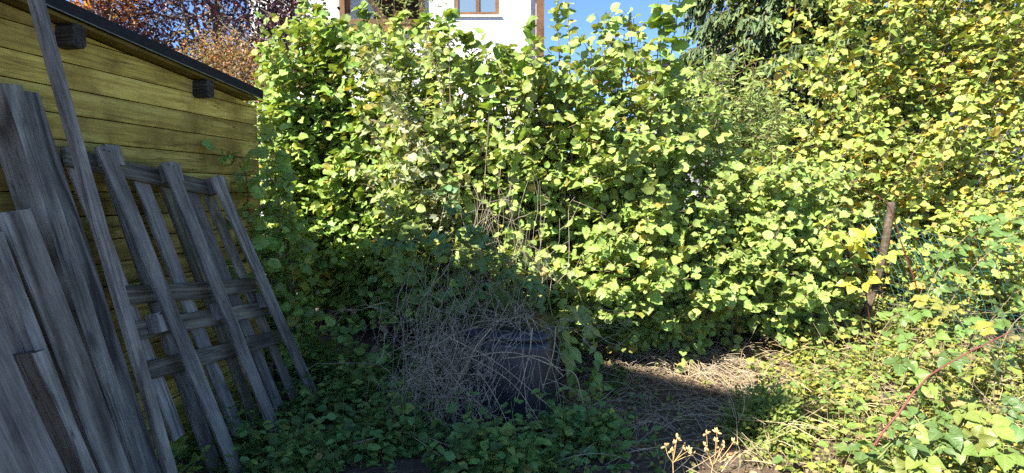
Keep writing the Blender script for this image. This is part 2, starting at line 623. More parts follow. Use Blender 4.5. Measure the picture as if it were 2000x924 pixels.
def lean_board(name, parent, a_px, b_px, plane, width, thick, mat, edge='centre', ext_a=0.0, to_ground=True, ext_b=0.0, segs=6, warp=.004, off=0.0, base=None):
    p0, n, d = plane
    p0 = p0 + n * off
    A, B = hit(*a_px, p0, n), hit(*b_px, p0, n)
    ax = norm(B - A)
    A = A - ax * ext_a
    if to_ground:
        B = B + ax * ((B[2] + .03) / max(.05, -ax[2]))
    else:
        B = B + ax * ext_b
    side = norm(np.cross(n, ax))
    if np.dot(side, E) < 0: side = -side
    if edge == 'right':
        A, B = A - side * width / 2, B - side * width / 2
    L = np.linalg.norm(B - A)
    me = box_mesh(name, width, L, thick, mat, bev=.006, segs=segs, warp=warp, rough_ends=.012)
    o = A - n * thick / 2
    x = np.cross(ax, n)
    if base is None and parent is not None: base = loc_of(parent)
    ob = link(name, me, parent, frame(o - (base if base is not None else 0), x, ax, n))
    return ob, A, B


def make_pallet():
    base = wall_pt(3.5, .45, 0)
    t = thing("wooden_pallet", "long weathered grey wooden pallet leaning upright against the yellow shed wall", "pallet", base)
    pf = lean_plane(.62, .19, 1.8)
    run = [((207, 285), (466, 924)), ((332, 316), (549, 862)), ((423, 345), (621, 780))]
    for a, b in run:
        lean_board("runner", t, a, b, pf, .092, .026, M_GREYWOOD, to_ground=(b[1] > 900), ext_b=.02 if b[1] < 800 else 0, warp=.003)
    cross = [((128, 302), (415, 368)), ((244, 577), (500, 556)), ((270, 645), (532, 601)), ((292, 724), (548, 656))]
    for a, b in cross:
        lean_board("cross_board", t, a, b, pf, .098, .024, M_BROWNWOOD, to_ground=False, off=-.105, segs=4)
    slats = [((150, 322), (346, 840)), ((219, 337), (425, 915)), ((279, 350), (462, 832)), ((324, 362), (510, 845)), ((373, 370), (543, 784)), ((408, 380), (588, 798))]
    for i, (a, b) in enumerate(slats):
        lean_board("slat", t, a, b, pf, (.085, .095, .10, .085, .095, .085)[i], .024, M_GREYWOOD if i not in (3,) else M_BROWNWOOD, to_ground=False, off=-.130, ext_b=.04)
    p0, n, d = pf
    for (px, py) in ((203, 293), (214, 296), (329, 322), (339, 325), (422, 352), (431, 356), (316, 612), (437, 590), (522, 565)):
        c = hit(px, py, p0, n)
        V, Fq = tubes([(np.array([c - n * .012, c + n * .002, c + n * .003]), np.array([.0042, .0042, .0008]))], 6)
        part("nail", V, Fq, M_BEAM, t)
    for (px, py) in ((214, 305), (334, 338), (425, 362), (312, 628), (432, 605), (519, 583)):
        c = hit(px, py, p0 - n * .066, n)
        me = box_mesh("block", .095, .105, .076, M_GREYWOOD, bev=.004)
        sd = norm(np.cross(d, n))
        link("block", me, t, frame(c - d * .055 - base, np.cross(d, n), d, n))
    return t


make_pallet()

boards = [
    # right-edge top px, lower px, foot, top, width, thick, material, worn pale front edge, label
    ((80, 182), (308, 900), .50, .06, .19, .045, M_DARKWOOD, False, "dark grey wide plank with wavy grain, next to the tall thin batten"),
    ((47, 168), (292, 924), .62, .17, .085, .15, M_PLANK, True, "thick grey beam with a paler front side, its top end near the upper left edge"),
    ((62, 408), (262, 924), .72, .29, .125, .09, M_PLANK, False, "grey plank with arched grain in front of the pale sided beam"),
    ((8, 452), (140, 800), .78, .36, .045, .15, M_GREYWOOD, True, "bluish grey plank on edge, half hidden behind a shorter dark plank"),
    ((88, 680), (192, 924), .84, .44, .045, .17, M_UMBER, True, "short dark plank with one pale worn edge among the leaning planks"),
    ((0, 632), (135, 924), .96, .58, .22, .05, M_PALEWOOD, False, "pale cracked plank nearest the viewer in the stack of leaning planks"),
]
for a, b, ft, tp, w, th, mt, worn, lab in boards:
    o, A, B = lean_board("timber_plank", None, a, b, lean_plane(ft, tp), w, th, mt, edge='right', segs=8, warp=.004)
    if worn:
        o.data.materials.append(M_PALEWOOD)
        for p in o.data.polygons:
            if p.normal.z > .5: p.material_index = 1
    tag(o, lab, "plank", "old planks leaning on the shed")
o, A, B = lean_board("timber_batten", None, (78, 0), (340, 924), lean_plane(.80, .30, 2.6), .052, .04, M_GREYWOOD, ext_a=.12, segs=10, warp=.004)
tag(o, "tall thin grey batten rising past the roof edge, leaning in front of the pallet", "batten")


# ------------------------------------------------------------------ compost bin
def make_bin():
    c = np.array([-.015, 4.02, 0.0])
    t = thing("compost_bin", "black plastic compost bin half buried under dry stems", "bin", c)
    rz = math.radians(-12)
    ca, sa = math.cos(rz), math.sin(rz)

    def ring(half, z, e=4.6, n=40):
        out = []
        for i in range(n):
            a = 2 * math.pi * i / n
            cx, sx_ = math.cos(a), math.sin(a)
            x = half * math.copysign(abs(cx) ** (2 / e), cx)
            y = half * math.copysign(abs(sx_) ** (2 / e), sx_)
            out.append((x * ca - y * sa, x * sa + y * ca, z))
        return out

    def loft(levels, name, cap=True):
        V, Fc, n = [], [], 40
        for half, z in levels: V += ring(half, z)
        for i in range(len(levels) - 1):
            for k in range(n):
                a, b = i * n + k, i * n + (k + 1) % n
                Fc.append((a, b, b + n, a + n))
        if cap: Fc.append(tuple((len(levels) - 1) * n + k for k in range(n)))
        me = mesh_np(name, V, Fc, M_PLASTIC)
        return link(name, me, t)
    loft([(.372, -.05), (.372, .03), (.362, .045), (.358, .20), (.350, .36), (.340, .58), (.333, .62)], "body")
    loft([(.333, .616), (.337, .622), (.336, .65), (.322, .676), (.29, .70), (.2, .722), (.05, .73)], "lid")
    # hatch on the front
    f = np.array([sa, -ca, 0.0])
    sd = np.array([ca, sa, 0.0])
    me = box_mesh("hatch", .38, .24, .02, M_PLASTIC, bev=.008)
    h = link("hatch", me, t, frame(f * .362 + UP * .04, sd, UP, f))
    me = box_mesh("handle", .16, .02, .02, M_PLASTIC, bev=.005)
    link("handle", me, h, frame(np.array([0, .2, .016]), np.array([1., 0, 0]), np.array([0, 1., 0]), np.array([0, 0, 1.])))
    return t


make_bin()


# ------------------------------------------------------------------ houses behind
def make_house():
    Y = 14.0
    s = Y / F_PX
    x = lambda px: (px - 1000) * s
    z = lambda py: at(1000, py, Y)[2]
    t = thing("white_house", "white rendered house with wooden loggia and window behind the hazel bushes", "house", (x(850), Y, 0))
    D = 6.0
    # wall pieces round the window opening (px 890-975, y<32) and the loggia (670-830, y<62)
    zs, zl = z(30), z(66)
    top = z(-140)
    pieces = [(x(500), x(672), 0, top), (x(672), x(832), 0, zl), (x(832), x(890), 0, top), (x(890), x(976), 0, zs), (x(976), x(1060), 0, top),
              (x(890), x(976), z(-75), top), (x(672), x(832), z(-130), top)]
    for (a, b, c, d) in pieces:
        plain_box("wall", ((a + b) / 2, Y + .15, (c + d) / 2), (b - a, .3, d - c), M_RENDER, t)
    plain_box("side_wall", (x(1060) - .151, Y + .302 + D / 2, top / 2), (.3, D, top), M_RENDER, t)
    plain_box("back_wall", ((x(500) + x(1060)) / 2, Y + D + .46, top / 2), (x(1060) - x(500), .3, top), M_RENDER, t)
    rf = plain_box("roof", ((x(480) + x(1062)) / 2, Y + D / 2 - .2, top + .1), (x(1062) - x(480) + .3, D + 1.2, .18), M_TILE, t)
    # loggia: dark back wall, posts, brace, rail boards
    plain_box("loggia_back", ((x(716) + x(832)) / 2, Y + 1.4, (zl + top) / 2), (x(832) - x(716) + .4, .1, top - zl), M_DKWOOD, t)
    plain_box("loggia_side", (x(697), Y + .9, (zl + top) / 2), (x(722) - x(676), .1, top - zl), M_RENDER, t)
    plain_box("loggia_floor", ((x(672) + x(832)) / 2, Y + .75, zl - .06), (x(832) - x(672), 1.2, .1), M_CONC, t)
    plain_box("post", (x(679), Y - .05, (zl + top) / 2), (.13, .13, top - zl), M_BWOOD, t)
    plain_box("post", (x(829), Y - .05, (zl + top) / 2), (.12, .13, top - zl), M_DKWOOD, t)
    me = box_mesh("brace", .12, 1.3, .12, M_DKWOOD)
    p, q = np.array([x(716), Y - .03, z(0 - 20)]), np.array([x(762), Y - .03, z(45)])
    ax = norm(q - p)
    link("brace", me, t, frame(p - loc_of(t), np.cross(ax, -np.array([0, 1., 0])) * -1, ax, np.array([0, -1., 0])))
    for k, py in enumerate((46, 59)):
        plain_box("rail_board", ((x(669) + x(834)) / 2, Y - .13, z(py)), (x(834) - x(669), .03, .125), M_BWOOD, t)
    # window
    w = plain_box("window", ((x(890) + x(976)) / 2, Y + .12, (zs + z(-75)) / 2), (x(976) - x(890), .03, z(-75) - zs), M_CURTAIN, t)
    wl = loc_of(t) + np.array(w.matrix_basis.translation)

    def fr(a, b, c, d, yy, nm, mt, dep=.07):
        me = box_mesh(nm, b - a, dep, d - c, mt)
        link(nm, me, w, Matrix.Translation(Vector(np.array([(a + b) / 2, yy, (c + d) / 2]) - wl)))
    fr(x(890), x(898), zs, z(-75), Y + .02, "frame", M_BWOOD)
    fr(x(968), x(976), zs, z(-75), Y + .02, "frame", M_BWOOD)
    fr(x(931), x(938), zs, z(-75), Y + .02, "frame", M_BWOOD)
    fr(x(898), x(931), zs, z(23), Y + .02, "frame", M_BWOOD)
    fr(x(938), x(968), zs, z(23), Y + .02, "frame", M_BWOOD)
    fr(x(898), x(931), z(23), z(-75), Y + .05, "pane", M_GLASS, .015)
    fr(x(938), x(968), z(23), z(-75), Y + .05, "pane", M_GLASS, .015)
    fr(x(886), x(980), zs - .05, zs - .005, Y - .06, "sill", M_RENDER, .1)
    # downpipe and wooden corner board under the eaves
    V, Fq = tubes([(np.array([[x(1034), Y - .08, 0], [x(1034), Y - .08, z(-6)], [x(1038), Y - .25, z(-30)]]), .05)], 8)
    part("downpipe", V, Fq, plain_mat("pipe_white", (.7, .7, .7), .4, .05), t)
    plain_box("corner_board", (x(1053.5), Y - .06, (z(112) + top) / 2), (x(1061) - x(1046), .1, top - z(112)), M_BWOOD, t)


make_house()


def make_grey_house():
    Y = 16.0
    s = Y / F_PX
    x = lambda px: (px - 1000) * s
    z = lambda py: at(1000, py, Y)[2]
    t = thing("grey_house", "grey rendered house glimpsed between the spruce and the yellowing hazel", "house", (x(1620), Y, 0))
    plain_box("wall", (x(1615), Y + 2, 2.6), (x(1700) - x(1530), 4, 5.2), M_GREYREND, t)
    w = plain_box("window", (x(1590), Y - .02, z(140)), (1.0, .06, 1.2), M_DKWOOD, t)
    me = box_mesh("pane", .8, .02, 1.0, M_GLASS)
    link("pane", me, w, frame(np.array([0, -.012, 0]), np.array([1., 0, 0]), np.array([0, 1., 0]), np.array([0, 0, 1.])))
    me = box_mesh("sill", 1.1, .12, .05, M_CONC)
    link("sill", me, w, Matrix.Translation((0, -.1, -.64)))
    V = [(x(1515), Y - .5, 5.2), (x(1715), Y - .5, 5.2), (x(1715), Y + 4.5, 5.2), (x(1515), Y + 4.5, 5.2), (x(1515), Y + 2, 6.6), (x(1715), Y + 2, 6.6)]
    part("roof", V, [(0, 1, 5, 4), (2, 3, 4, 5), (0, 4, 3), (1, 2, 5), (3, 2, 1, 0)], M_TILE, t, smooth=False)
    # low brownish roof further off, left of the spruce
    Y2 = 22.0
    s2 = Y2 / F_PX
    x2 = lambda px: (px - 1000) * s2
    z2 = lambda py: at(1000, py, Y2)[2]
    t2 = thing("far_house", "far house with a low brown roof just visible left of the spruce", "house", (x2(1340), Y2, 0))
    plain_box("wall", (x2(1345), Y2 + 2, z2(125) / 2), (x2(1420) - x2(1290), 4, z2(125)), M_GREYREND, t2)
    a, b = x2(1280), x2(1430)
    V = [(a, Y2 - .4, z2(124)), (b, Y2 - .4, z2(124)), (b, Y2 + 4.4, z2(124)), (a, Y2 + 4.4, z2(124)), (a, Y2 + 2, z2(98)), (b, Y2 + 2, z2(98))]
    part("roof", V, [(0, 1, 5, 4), (2, 3, 4, 5), (0, 4, 3), (1, 2, 5), (3, 2, 1, 0)], plain_mat("brown_roof", (.36, .26, .20), .9, .2, 4), t2, smooth=False)
    # white house at the right
    Y3 = 11.5
    s3 = Y3 / F_PX
    x3 = lambda px: (px - 1000) * s3
    t3 = thing("white_outbuilding", "white rendered building showing in flecks behind the yellowing hazel", "building", (x3(1850), Y3, 0))
    plain_box("wall", (x3(1880), Y3 + 1.5, 1.75), (x3(2120) - x3(1640), 3, 3.5), M_RENDER, t3)
    plain_box("roof", (x3(1880), Y3 + 1.4, 3.6), (x3(2140) - x3(1620), 3.9, .16), M_TILE, t3)
    w = plain_box("window", (x3(1760), Y3 - .02, 2.1), (.9, .06, 1.1), M_BWOOD, t3)
    link("pane", box_mesh("pane", .72, .02, .92, M_GLASS), w, Matrix.Translation((0, -.012, 0)))


make_grey_house()

# ------------------------------------------------------------------ leaves
TEMPL = {}


def leaf_template(kind, k):
    """-> V (n,3), F (m,3), UV (n,2); leaf runs along +Y from 0 to about 1, upper side +Z."""
    rr = np.random.RandomState(hash_of(kind) + k * 17)
    fold, droop, twist = rr.uniform(.1, .35), rr.uniform(.05, .35), rr.uniform(-.25, .25)
    if kind == 'hazel':
        half = [(-.05, .10), (.02, .30), (.12, .35), (.20, .47), (.28, .41), (.39, .53), (.47, .43), (.57, .50), (.65, .37), (.75, .39), (.81, .25), (.90, .20), (.94, .09)]
        tip, mids = 1.03, [0.0, .22, .45, .68, .87]
    elif kind == 'hazel_lo':
        half = [(.02, .27), (.3, .47), (.62, .45), (.86, .2)]
        tip, mids = 1.02, [0.0, .5]
    elif kind == 'ovate':
        half = [(.12, .2), (.35, .29), (.6, .25), (.82, .12)]
        tip, mids = 1.0, [0.0, .45]
    elif kind == 'round':
        half = [(.02, .2), (.25, .42), (.55, .44), (.82, .26)]
        tip, mids = .98, [0.0, .5]
    elif kind == 'nettle':
        half = [(.02, .16), (.13, .31), (.2, .27), (.33, .36), (.42, .29), (.55, .31), (.64, .21), (.78, .19), (.86, .09)]
        tip, mids = 1.0, [0.0, .3, .6]
    elif kind == 'lance':
        half = [(.2, .10), (.5, .13), (.8, .08)]
        tip, mids = 1.0, [0.0, .5]
    elif kind == 'spray':
        half = [(.1, .06), (.2, .24), (.32, .09), (.45, .24), (.56, .08), (.70, .18), (.82, .05)]
        tip, mids = 1.0, [0.0]
    elif kind in ('bramble', 'bramble3'):
        Vs, Fs, UVs, off = [], [], [], 0
        defs = [(0, .62, .36), (62, .52, .32), (-62, .52, .32)] + ([(128, .36, .22), (-128, .36, .22)] if kind == 'bramble' else [])
        for ang, L, y0 in defs:
            half_ = [(.02, .20), (.12, .36), (.19, .37), (.30, .41), (.37, .385), (.50, .40), (.57, .355), (.69, .30), (.75, .24), (.86, .14), (.90, .08)]
            V, Fc, U = blade(half_, 1.0, [0.0, .3, .6], rr.uniform(.25, .5), rr.uniform(.2, .5), rr.uniform(-.15, .15), rr)
            a = math.radians(ang + rr.uniform(-9, 9))
            V = V * L
            V[:, 1] += .15
            V = np.stack([V[:, 0] * math.cos(a) + V[:, 1] * math.sin(a), V[:, 1] * math.cos(a) - V[:, 0] * math.sin(a) + .3, V[:, 2] + rr.uniform(-.02, .02)], -1)
            Vs.append(V); Fs.append(Fc + off); UVs.append(U); off += len(V)
        # petiole strip
        V = np.array([[-.008, 0, 0], [.008, 0, 0], [.008, .34, 0], [-.008, .34, 0]])
        Vs.append(V); Fs.append(np.array([[0, 1, 2], [0, 2, 3]]) + off); UVs.append(np.zeros((4, 2)))
        return np.concatenate(Vs), np.concatenate(Fs), np.concatenate(UVs)
    return blade(half, tip, mids, fold, droop, twist, rr)


def hash_of(s):
    return sum(ord(c) * (i + 3) for i, c in enumerate(s)) % 9973


def blade(half, tip, mids, fold, droop, twist, rr):
    mids = list(mids)
    V = [(0, m, 0) for m in mids] + [(0, tip, 0)]
    nm = len(V)
    Fc = []
    for sgn in (1, -1):
        s0 = len(V)
        for (y, x) in half: V.append((sgn * x * rr.uniform(.93, 1.07), y + rr.uniform(-.015, .015), 0))
        e = list(range(s0, len(V)))
        # walk up: midrib against the edge
        mi, ei = 0, 0
        seq = []
        while mi < nm - 1 or ei < len(e) - 1:
            my = V[mi + 1][1] if mi < nm - 1 else 9
            ey = V[e[ei + 1]][1] if ei < len(e) - 1 else 9
            if ei < len(e) - 1 and (ey <= my or mi == nm - 1):
                seq.append((mi, e[ei], e[ei + 1])); ei += 1
            else:
                seq.append((mi, e[ei], mi + 1)); mi += 1
        Fc += [t if sgn > 0 else (t[0], t[2], t[1]) for t in seq]
    V = np.array(V, float)
    U = np.stack([V[:, 0], V[:, 1]], -1)
    x, y = V[:, 0], V[:, 1]
    ph = rr.uniform(0, 6.28, 3)
    z = fold * np.abs(x) - droop * y ** 2 * .8 + twist * x * y
    z = z + rr.uniform(.06, .16) * np.sin(7 * y + ph[0] + np.sign(x) * ph[1]) * np.abs(x) * 2 + rr.uniform(-.45, .25) * x * x
    V[:, 2] = z
    return V, np.array(Fc), U


NVAR = 7


def templ(kind, k):
    if (kind, k) not in TEMPL: TEMPL[(kind, k)] = leaf_template(kind, k)
    return TEMPL[(kind, k)]


class Leaves:
    ALL = []

    def __init__(self, kind, mat, parent=None, name="leaf", maxobj=300, bulk="foliage", minpx=9, lo=None):
        self.kind, self.mat, self.parent, self.name, self.maxobj, self.bulk, self.minpx, self.lo = kind, mat, parent, name, maxobj, bulk, minpx, lo
        self.p, self.d, self.n, self.s, self.c = [], [], [], [], []
        self.stuff_label = None
        Leaves.ALL.append(self)

    def add(self, p, d, n, s, c):
        self.p.append(p); self.d.append(d); self.n.append(n); self.s.append(s); self.c.append(c)

    def arrays(self):
        P, D, Nn = (np.array(a, float) for a in (self.p, self.d, self.n))
        S, C = np.array(self.s, float), np.array(self.c, float)
        D /= np.maximum(1e-9, np.linalg.norm(D, axis=1))[:, None]
        Z = Nn - (Nn * D).sum(1)[:, None] * D
        ln = np.linalg.norm(Z, axis=1)
        bad = ln < 1e-3
        if bad.any(): Z[bad] = np.cross(D[bad], np.array([.3, .5, .8])); ln = np.linalg.norm(Z, axis=1)
        Z /= ln[:, None]
        X = np.cross(D, Z)
        return P, X, D, Z, S, C

    def joined(self, idx, base, vis):
        P, X, D, Z, S, C = self.A
        var = self.var
        Vs, Fs, Us, Cs, off = [], [], [], [], 0
        fine = vis & (S / project(P)[2] * F_PX >= 14)      # full outline only where it shows
        for k, kd, flag in [(k, kd, f) for k in range(NVAR) for kd, f in ((self.kind, True), (self.lo or self.kind, False))]:
            ii = idx[(var[idx] == k) & (fine[idx] == flag)]
            if not len(ii): continue
            V, Fc, U = templ(kd, k)
            W = P[ii][:, None, :] + S[ii][:, None, None] * (V[None, :, 0, None] * X[ii][:, None, :] + V[None, :, 1, None] * D[ii][:, None, :] + V[None, :, 2, None] * Z[ii][:, None, :])
            nv = len(V)
            Vs.append(W.reshape(-1, 3))
            Fs.append((Fc[None] + (np.arange(len(ii)) * nv)[:, None, None]).reshape(-1, 3) + off)
            Us.append(np.tile(U, (len(ii), 1)))
            Cs.append(np.repeat(C[ii], nv, 0))
            off += nv * len(ii)
        return mesh_np(self.bulk, np.concatenate(Vs) - base, np.concatenate(Fs), self.mat, uv=np.concatenate(Us), col=np.concatenate(Cs))

    def build(self, vis):
        base = loc_of(self.parent) if self.parent is not None else np.zeros(3)
        P, X, D, Z, S, C = self.A
        n = len(P)
        chosen = np.array([], int)
        if self.maxobj and self.parent is not None:
            px, py, dep = project(P)
            size = S / dep * F_PX
            ok = np.where(vis & (size >= self.minpx))[0]
            chosen = ok[np.argsort(-size[ok])][:self.maxobj]
            if len(chosen):
                # palette of a few leaf colours
                pal = C[np.random.RandomState(3).choice(chosen, min(9, len(chosen)), replace=False)]
                cache = {}
                for i in chosen:
                    q = int(np.argmin(((pal - C[i]) ** 2).sum(1)))
                    key = (int(self.var[i]), q)
                    if key not in cache:
                        V, Fc, U = templ(self.kind, key[0])
                        cache[key] = mesh_np(self.name, V, Fc, self.mat, uv=U, col=np.tile(pal[q], (len(V), 1)))
                    M = frame(P[i] - base, X[i] * S[i], D[i] * S[i], Z[i] * S[i])
                    link(self.name, cache[key], self.parent, M)
        rest = np.setdiff1d(np.arange(n), chosen)
        if len(rest):
            o = link(self.bulk, self.joined(rest, base, vis), self.parent)
            o["kind"] = "stuff"
            if self.stuff_label:
                o["label"] = self.stuff_label
                o["category"] = self.stuff_cat


def build_all_leaves():
    sets = [s for s in Leaves.ALL if len(s.p)]
    cell = 9.0
    W, H = int(2000 / cell) + 1, int(924 / cell) + 1
    zb = np.full((H, W), 1e9)
    cc = []
    for s in sets:
        s.A = s.arrays()
        s.var = np.random.RandomState(len(s.p)).randint(0, NVAR, len(s.p))
        ctr = s.A[0] + s.A[2] * s.A[4][:, None] * .5
        px, py, dep = project(ctr)
        i, j = (py / cell).astype(int), (px / cell).astype(int)
        inside = (px > 0) & (px < 2000) & (py > 0) & (py < 924)
        np.minimum.at(zb, (i[inside], j[inside]), dep[inside])
        cc.append((i, j, inside, dep))
    for s, (i, j, inside, dep) in zip(sets, cc):
        vis = np.zeros(len(dep), bool)
        ii = np.where(inside)[0]
        vis[ii] = dep[ii] <= zb[i[ii], j[ii]] + .03
        s.near = vis
        s.build(vis)


def pal_mix(base, vary, alt=None, p_alt=0.0):
    def f():
        if alt is not None and R.rand() < p_alt:
            b = alt[R.randint(len(alt))]
        else:
            b = base
        k = 1 + R.uniform(-vary, vary)
        return np.clip(np.array(b) * k * (1 + R.uniform(-.10, .10, 3)), 0.004, .95)
    return f


SUNWARD = -SUN


def rnd(s=1.0):
    return R.normal(0, s, 3)


def grow_twig(leaves, twigs, p, d, L, spacing, size, pal, r0=.0035, up=.5, sunw=.45, rand=.4, droop=.25, out=None, petiole=.25):
    """one leafy twig starting at p in direction d."""
    d = norm(d)
    n = max(3, int(L / spacing) + 1)
    k = max(4, n // 2 + 2)
    bend = rnd(.10)
    ts = np.linspace(0, 1, k)
    pts = p[None, :] + (ts[:, None] * d[None, :] + (ts ** 2)[:, None] * (bend + np.array([0, 0, -droop * .5]))[None, :]) * L
    twigs.append((pts, np.linspace(r0, r0 * .4, k)))
    side = norm(np.cross(d, UP + rnd(.2)))
    for q in range(n):
        t = (q + .6) / n
        i = min(int(t * (k - 1)), k - 2)
        u = t * (k - 1) - i
        c = pts[i] * (1 - u) + pts[i + 1] * u
        s = size * R.choice([R.uniform(.45, .8), R.uniform(.75, 1.15), R.uniform(.9, 1.35)]) * (1.0 - .35 * t)
        sg = 1 if q % 2 else -1
        if q == n - 1: ld = d * .9 + rnd(.25)
        else: ld = side * sg * .9 + d * .45 + rnd(.30)
        ld = ld + np.array([0, 0, -R.uniform(.05, .55)])
        nn = UP * up + SUNWARD * sunw + rnd(rand) + (out * .3 if out is not None else 0)
        ld = norm(ld)
        leaves.add(c + ld * s * petiole, ld, nn, s, pal())
    return pts


def stem_path(b, tip, sag=.12, k=12, wob=.03):
    b, tip = np.asarray(b, float), np.asarray(tip, float)
    t = np.linspace(0, 1, k)
    lin = b + (tip - b) * t[:, None]
    hor = np.array([tip[0] - b[0], tip[1] - b[1], 0])
    lin = lin - hor * (sag * np.sin(math.pi * t))[:, None] * 1.6
    w = np.cumsum(R.normal(0, wob, (k, 3)), 0) * t[:, None]
    w[:, 2] *= .3
    return lin + w


def shrub(name, label, cat, base, stems, kind, mat, pal, size, twig_gap=.13, twig_len=.42, leaf_gap=.06, start=.15, stem_r=.013, group=None, maxobj=300, bark=None, up=.4, sunw=.75, rand=.42, lo=None, minpx=9, front=None, bulk="foliage"):
    t = thing(name, label, cat, base, group)
    L = Leaves(kind, mat, t, maxobj=maxobj, lo=lo, minpx=minpx, bulk=bulk)
    twigs = []
    bark = bark or M_BARK
    for (b, tip) in stems:
        P = stem_path(b, tip)
        ln = np.linalg.norm(np.diff(P, axis=0), axis=1).sum()
        k = len(P)
        rad = np.linspace(stem_r * R.uniform(.7, 1.2), .003, k)
        V, Fq = tubes([(P, rad)], 5)
        part("stem", V, Fq, bark, t)
        m = max(2, int(ln * (1 - start) / twig_gap))
        az = R.uniform(0, 6.28)
        for q in range(m):
            tt = start + (1 - start) * (q + R.rand()) / m
            i = min(int(tt * (k - 1)), k - 2)
            u = tt * (k - 1) - i
            p = P[i] * (1 - u) + P[i + 1] * u
            az += 2.4 + R.uniform(-.5, .5)
            o = np.array([math.cos(az), math.sin(az), 0])
            if front is not None and R.rand() < front: o = norm(np.array([R.uniform(-.8, .8), -1, 0]))
            tl = twig_len * R.uniform(.5, 1.2) * (1 - .45 * tt)
            grow_twig(L, twigs, p, o + UP * R.uniform(.1, .8), tl, leaf_gap, size, pal, up=up, sunw=sunw, rand=rand, out=o)
        grow_twig(L, twigs, P[-2], P[-1] - P[-2], twig_len * .6, leaf_gap, size * .8, pal, up=up, sunw=sunw, rand=rand)
    V, Fq = tubes(twigs, 3)
    o = part("twigs", V, Fq, M_TWIG, t)
    o["kind"] = "stuff"
    return t, L


# silhouette of the hazel hedge: photo column -> top row
SIL = np.array([(470, 240), (500, 170), (520, 100), (560, 45), (610, 15), (660, 45), (700, 55), (760, 60), (830, 50), (870, 85), (920, 95), (960, 125), (1000, 105),
                (1050, 90), (1100, 150), (1150, 120), (1190, 50), (1230, 5), (1270, 60), (1310, 130), (1360, 130), (1400, 200), (1440, 290), (1540, 310), (1640, 320), (1700, 330)], float)


def hedge_stems(px0, px1, n, ybase=(5.3, 6.1), ytip=(4.7, 5.9), low=.35, spread=.25):
    out = []
    for i in range(n):
        px = R.uniform(px0, px1)
        yt = R.uniform(*ytip)
        top = np.interp(px, SIL[:, 0], SIL[:, 1])
        f = R.rand()
        row = top + 14 + (0 if f > low else R.uniform(0, 260))
        tip = at(px, row, yt)
        yb = R.uniform(*ybase)
        bx = tip[0] * .9 + R.uniform(-spread, spread)
        out.append((np.array([bx, yb, float(ground_z(bx, yb)) - .03]), tip))
    return out


HG = dict(kind='hazel', mat=M_HAZEL, lo='hazel_lo', stem_r=.011, twig_gap=.064, leaf_gap=.046, twig_len=.44, rand=.55)
green = pal_mix((.215, .335, .06), .42, [(.34, .34, .05), (.38, .31, .06)], .07)
green2 = pal_mix((.235, .335, .07), .42, [(.36, .35, .06), (.42, .33, .06)], .06)
yellowing = pal_mix((.25, .335, .06), .42, [(.50, .44, .07), (.52, .35, .05), (.45, .43, .09)], .22)
group_h = "hazel bushes behind the compost bin"


def px_stems(base_px, base_y, tips):
    out = []
    for (px, py, y) in tips:
        b = at(base_px + R.uniform(-40, 40), 500, base_y + R.uniform(-.15, .15))
        b[2] = float(ground_z(b[0], b[1])) - .03
        out.append((b, at(px, py, y)))
    return out


def front_stems(px0, px1, n, rows, ytip=(4.25, 4.9), ybase=(5.2, 5.9)):
    out = []
    for i in range(n):
        px = R.uniform(px0, px1)
        top = np.interp(px, SIL[:, 0], SIL[:, 1])
        row = R.uniform(max(rows[0], top + 40), rows[1])
        # the lower shoots lean further out than the upper ones
        tip = at(px, row, ytip[1] - (ytip[1] - ytip[0]) * np.clip((row - 180) / 380, 0, 1) + R.uniform(-.12, .12))
        b = np.array([tip[0] * 1.02 + R.uniform(-.35, .35), R.uniform(*ybase), 0])
        b[2] = float(ground_z(b[0], b[1])) - .03
        out.append((b, tip))
    return out


def tall_stems(px0, px1, n, yb, rows, ydep):
    out = []
    for i in range(n):
        px = R.uniform(px0, px1)
        yt = R.uniform(*ydep)
        tip = at(px, R.uniform(*rows), yt)
        b = np.array([tip[0] * .88 + R.uniform(-.3, .3), R.uniform(*yb), 0])
        b[2] = float(ground_z(b[0], b[1])) - .03
        out.append((b, tip))
    return out


shrub("hazel_bush", "green hazel bush growing against the far corner of the yellow shed", "bush", at(600, 640, 5.6) * [1, 1, 0],
      hedge_stems(492, 760, 42, ybase=(6.0, 6.8), ytip=(5.5, 6.3)) + front_stems(505, 770, 44, (180, 520), (5.3, 5.8), (5.9, 6.6)) + px_stems(545, 4.75, [(478, 300, 4.0), (490, 250, 4.25), (470, 420, 3.95), (500, 360, 4.3), (510, 460, 4.3), (488, 520, 4.1), (540, 420, 4.5), (520, 560, 4.3)]), pal=green, size=.105, front=.3, group=group_h, **HG)
shrub("hazel_bush", "hazel bush in the middle, in front of the house window, right behind the compost bin", "bush", at(900, 640, 5.6) * [1, 1, 0],
      hedge_stems(740, 1030, 32, ytip=(4.9, 5.8)) + front_stems(740, 1030, 38, (170, 520), (4.4, 5.0)), pal=green2, size=.094, front=.3, group=group_h, **HG)
shrub("hazel_bush", "tallest hazel bush, its pointed top standing against the blue sky", "bush", at(1180, 640, 5.6) * [1, 1, 0],
      hedge_stems(1010, 1310, 36, ytip=(4.7, 5.7)) + front_stems(1040, 1320, 48, (200, 610), (4.5, 4.8)), pal=green2, size=.097, front=.3, group=group_h, **HG)
shrub("hazel_bush", "lower hazel bush below the spruce, left of the wire fence", "bush", at(1420, 620, 5.9) * [1, 1, 0],
      hedge_stems(1290, 1640, 34, ybase=(5.6, 6.4), ytip=(5.0, 6.2)) + front_stems(1290, 1560, 40, (330, 580), (4.75, 5.2)) + front_stems(1480, 1660, 16, (330, 480), (5.0, 5.6)), pal=green2, size=.096, front=.3, group=group_h, **HG)
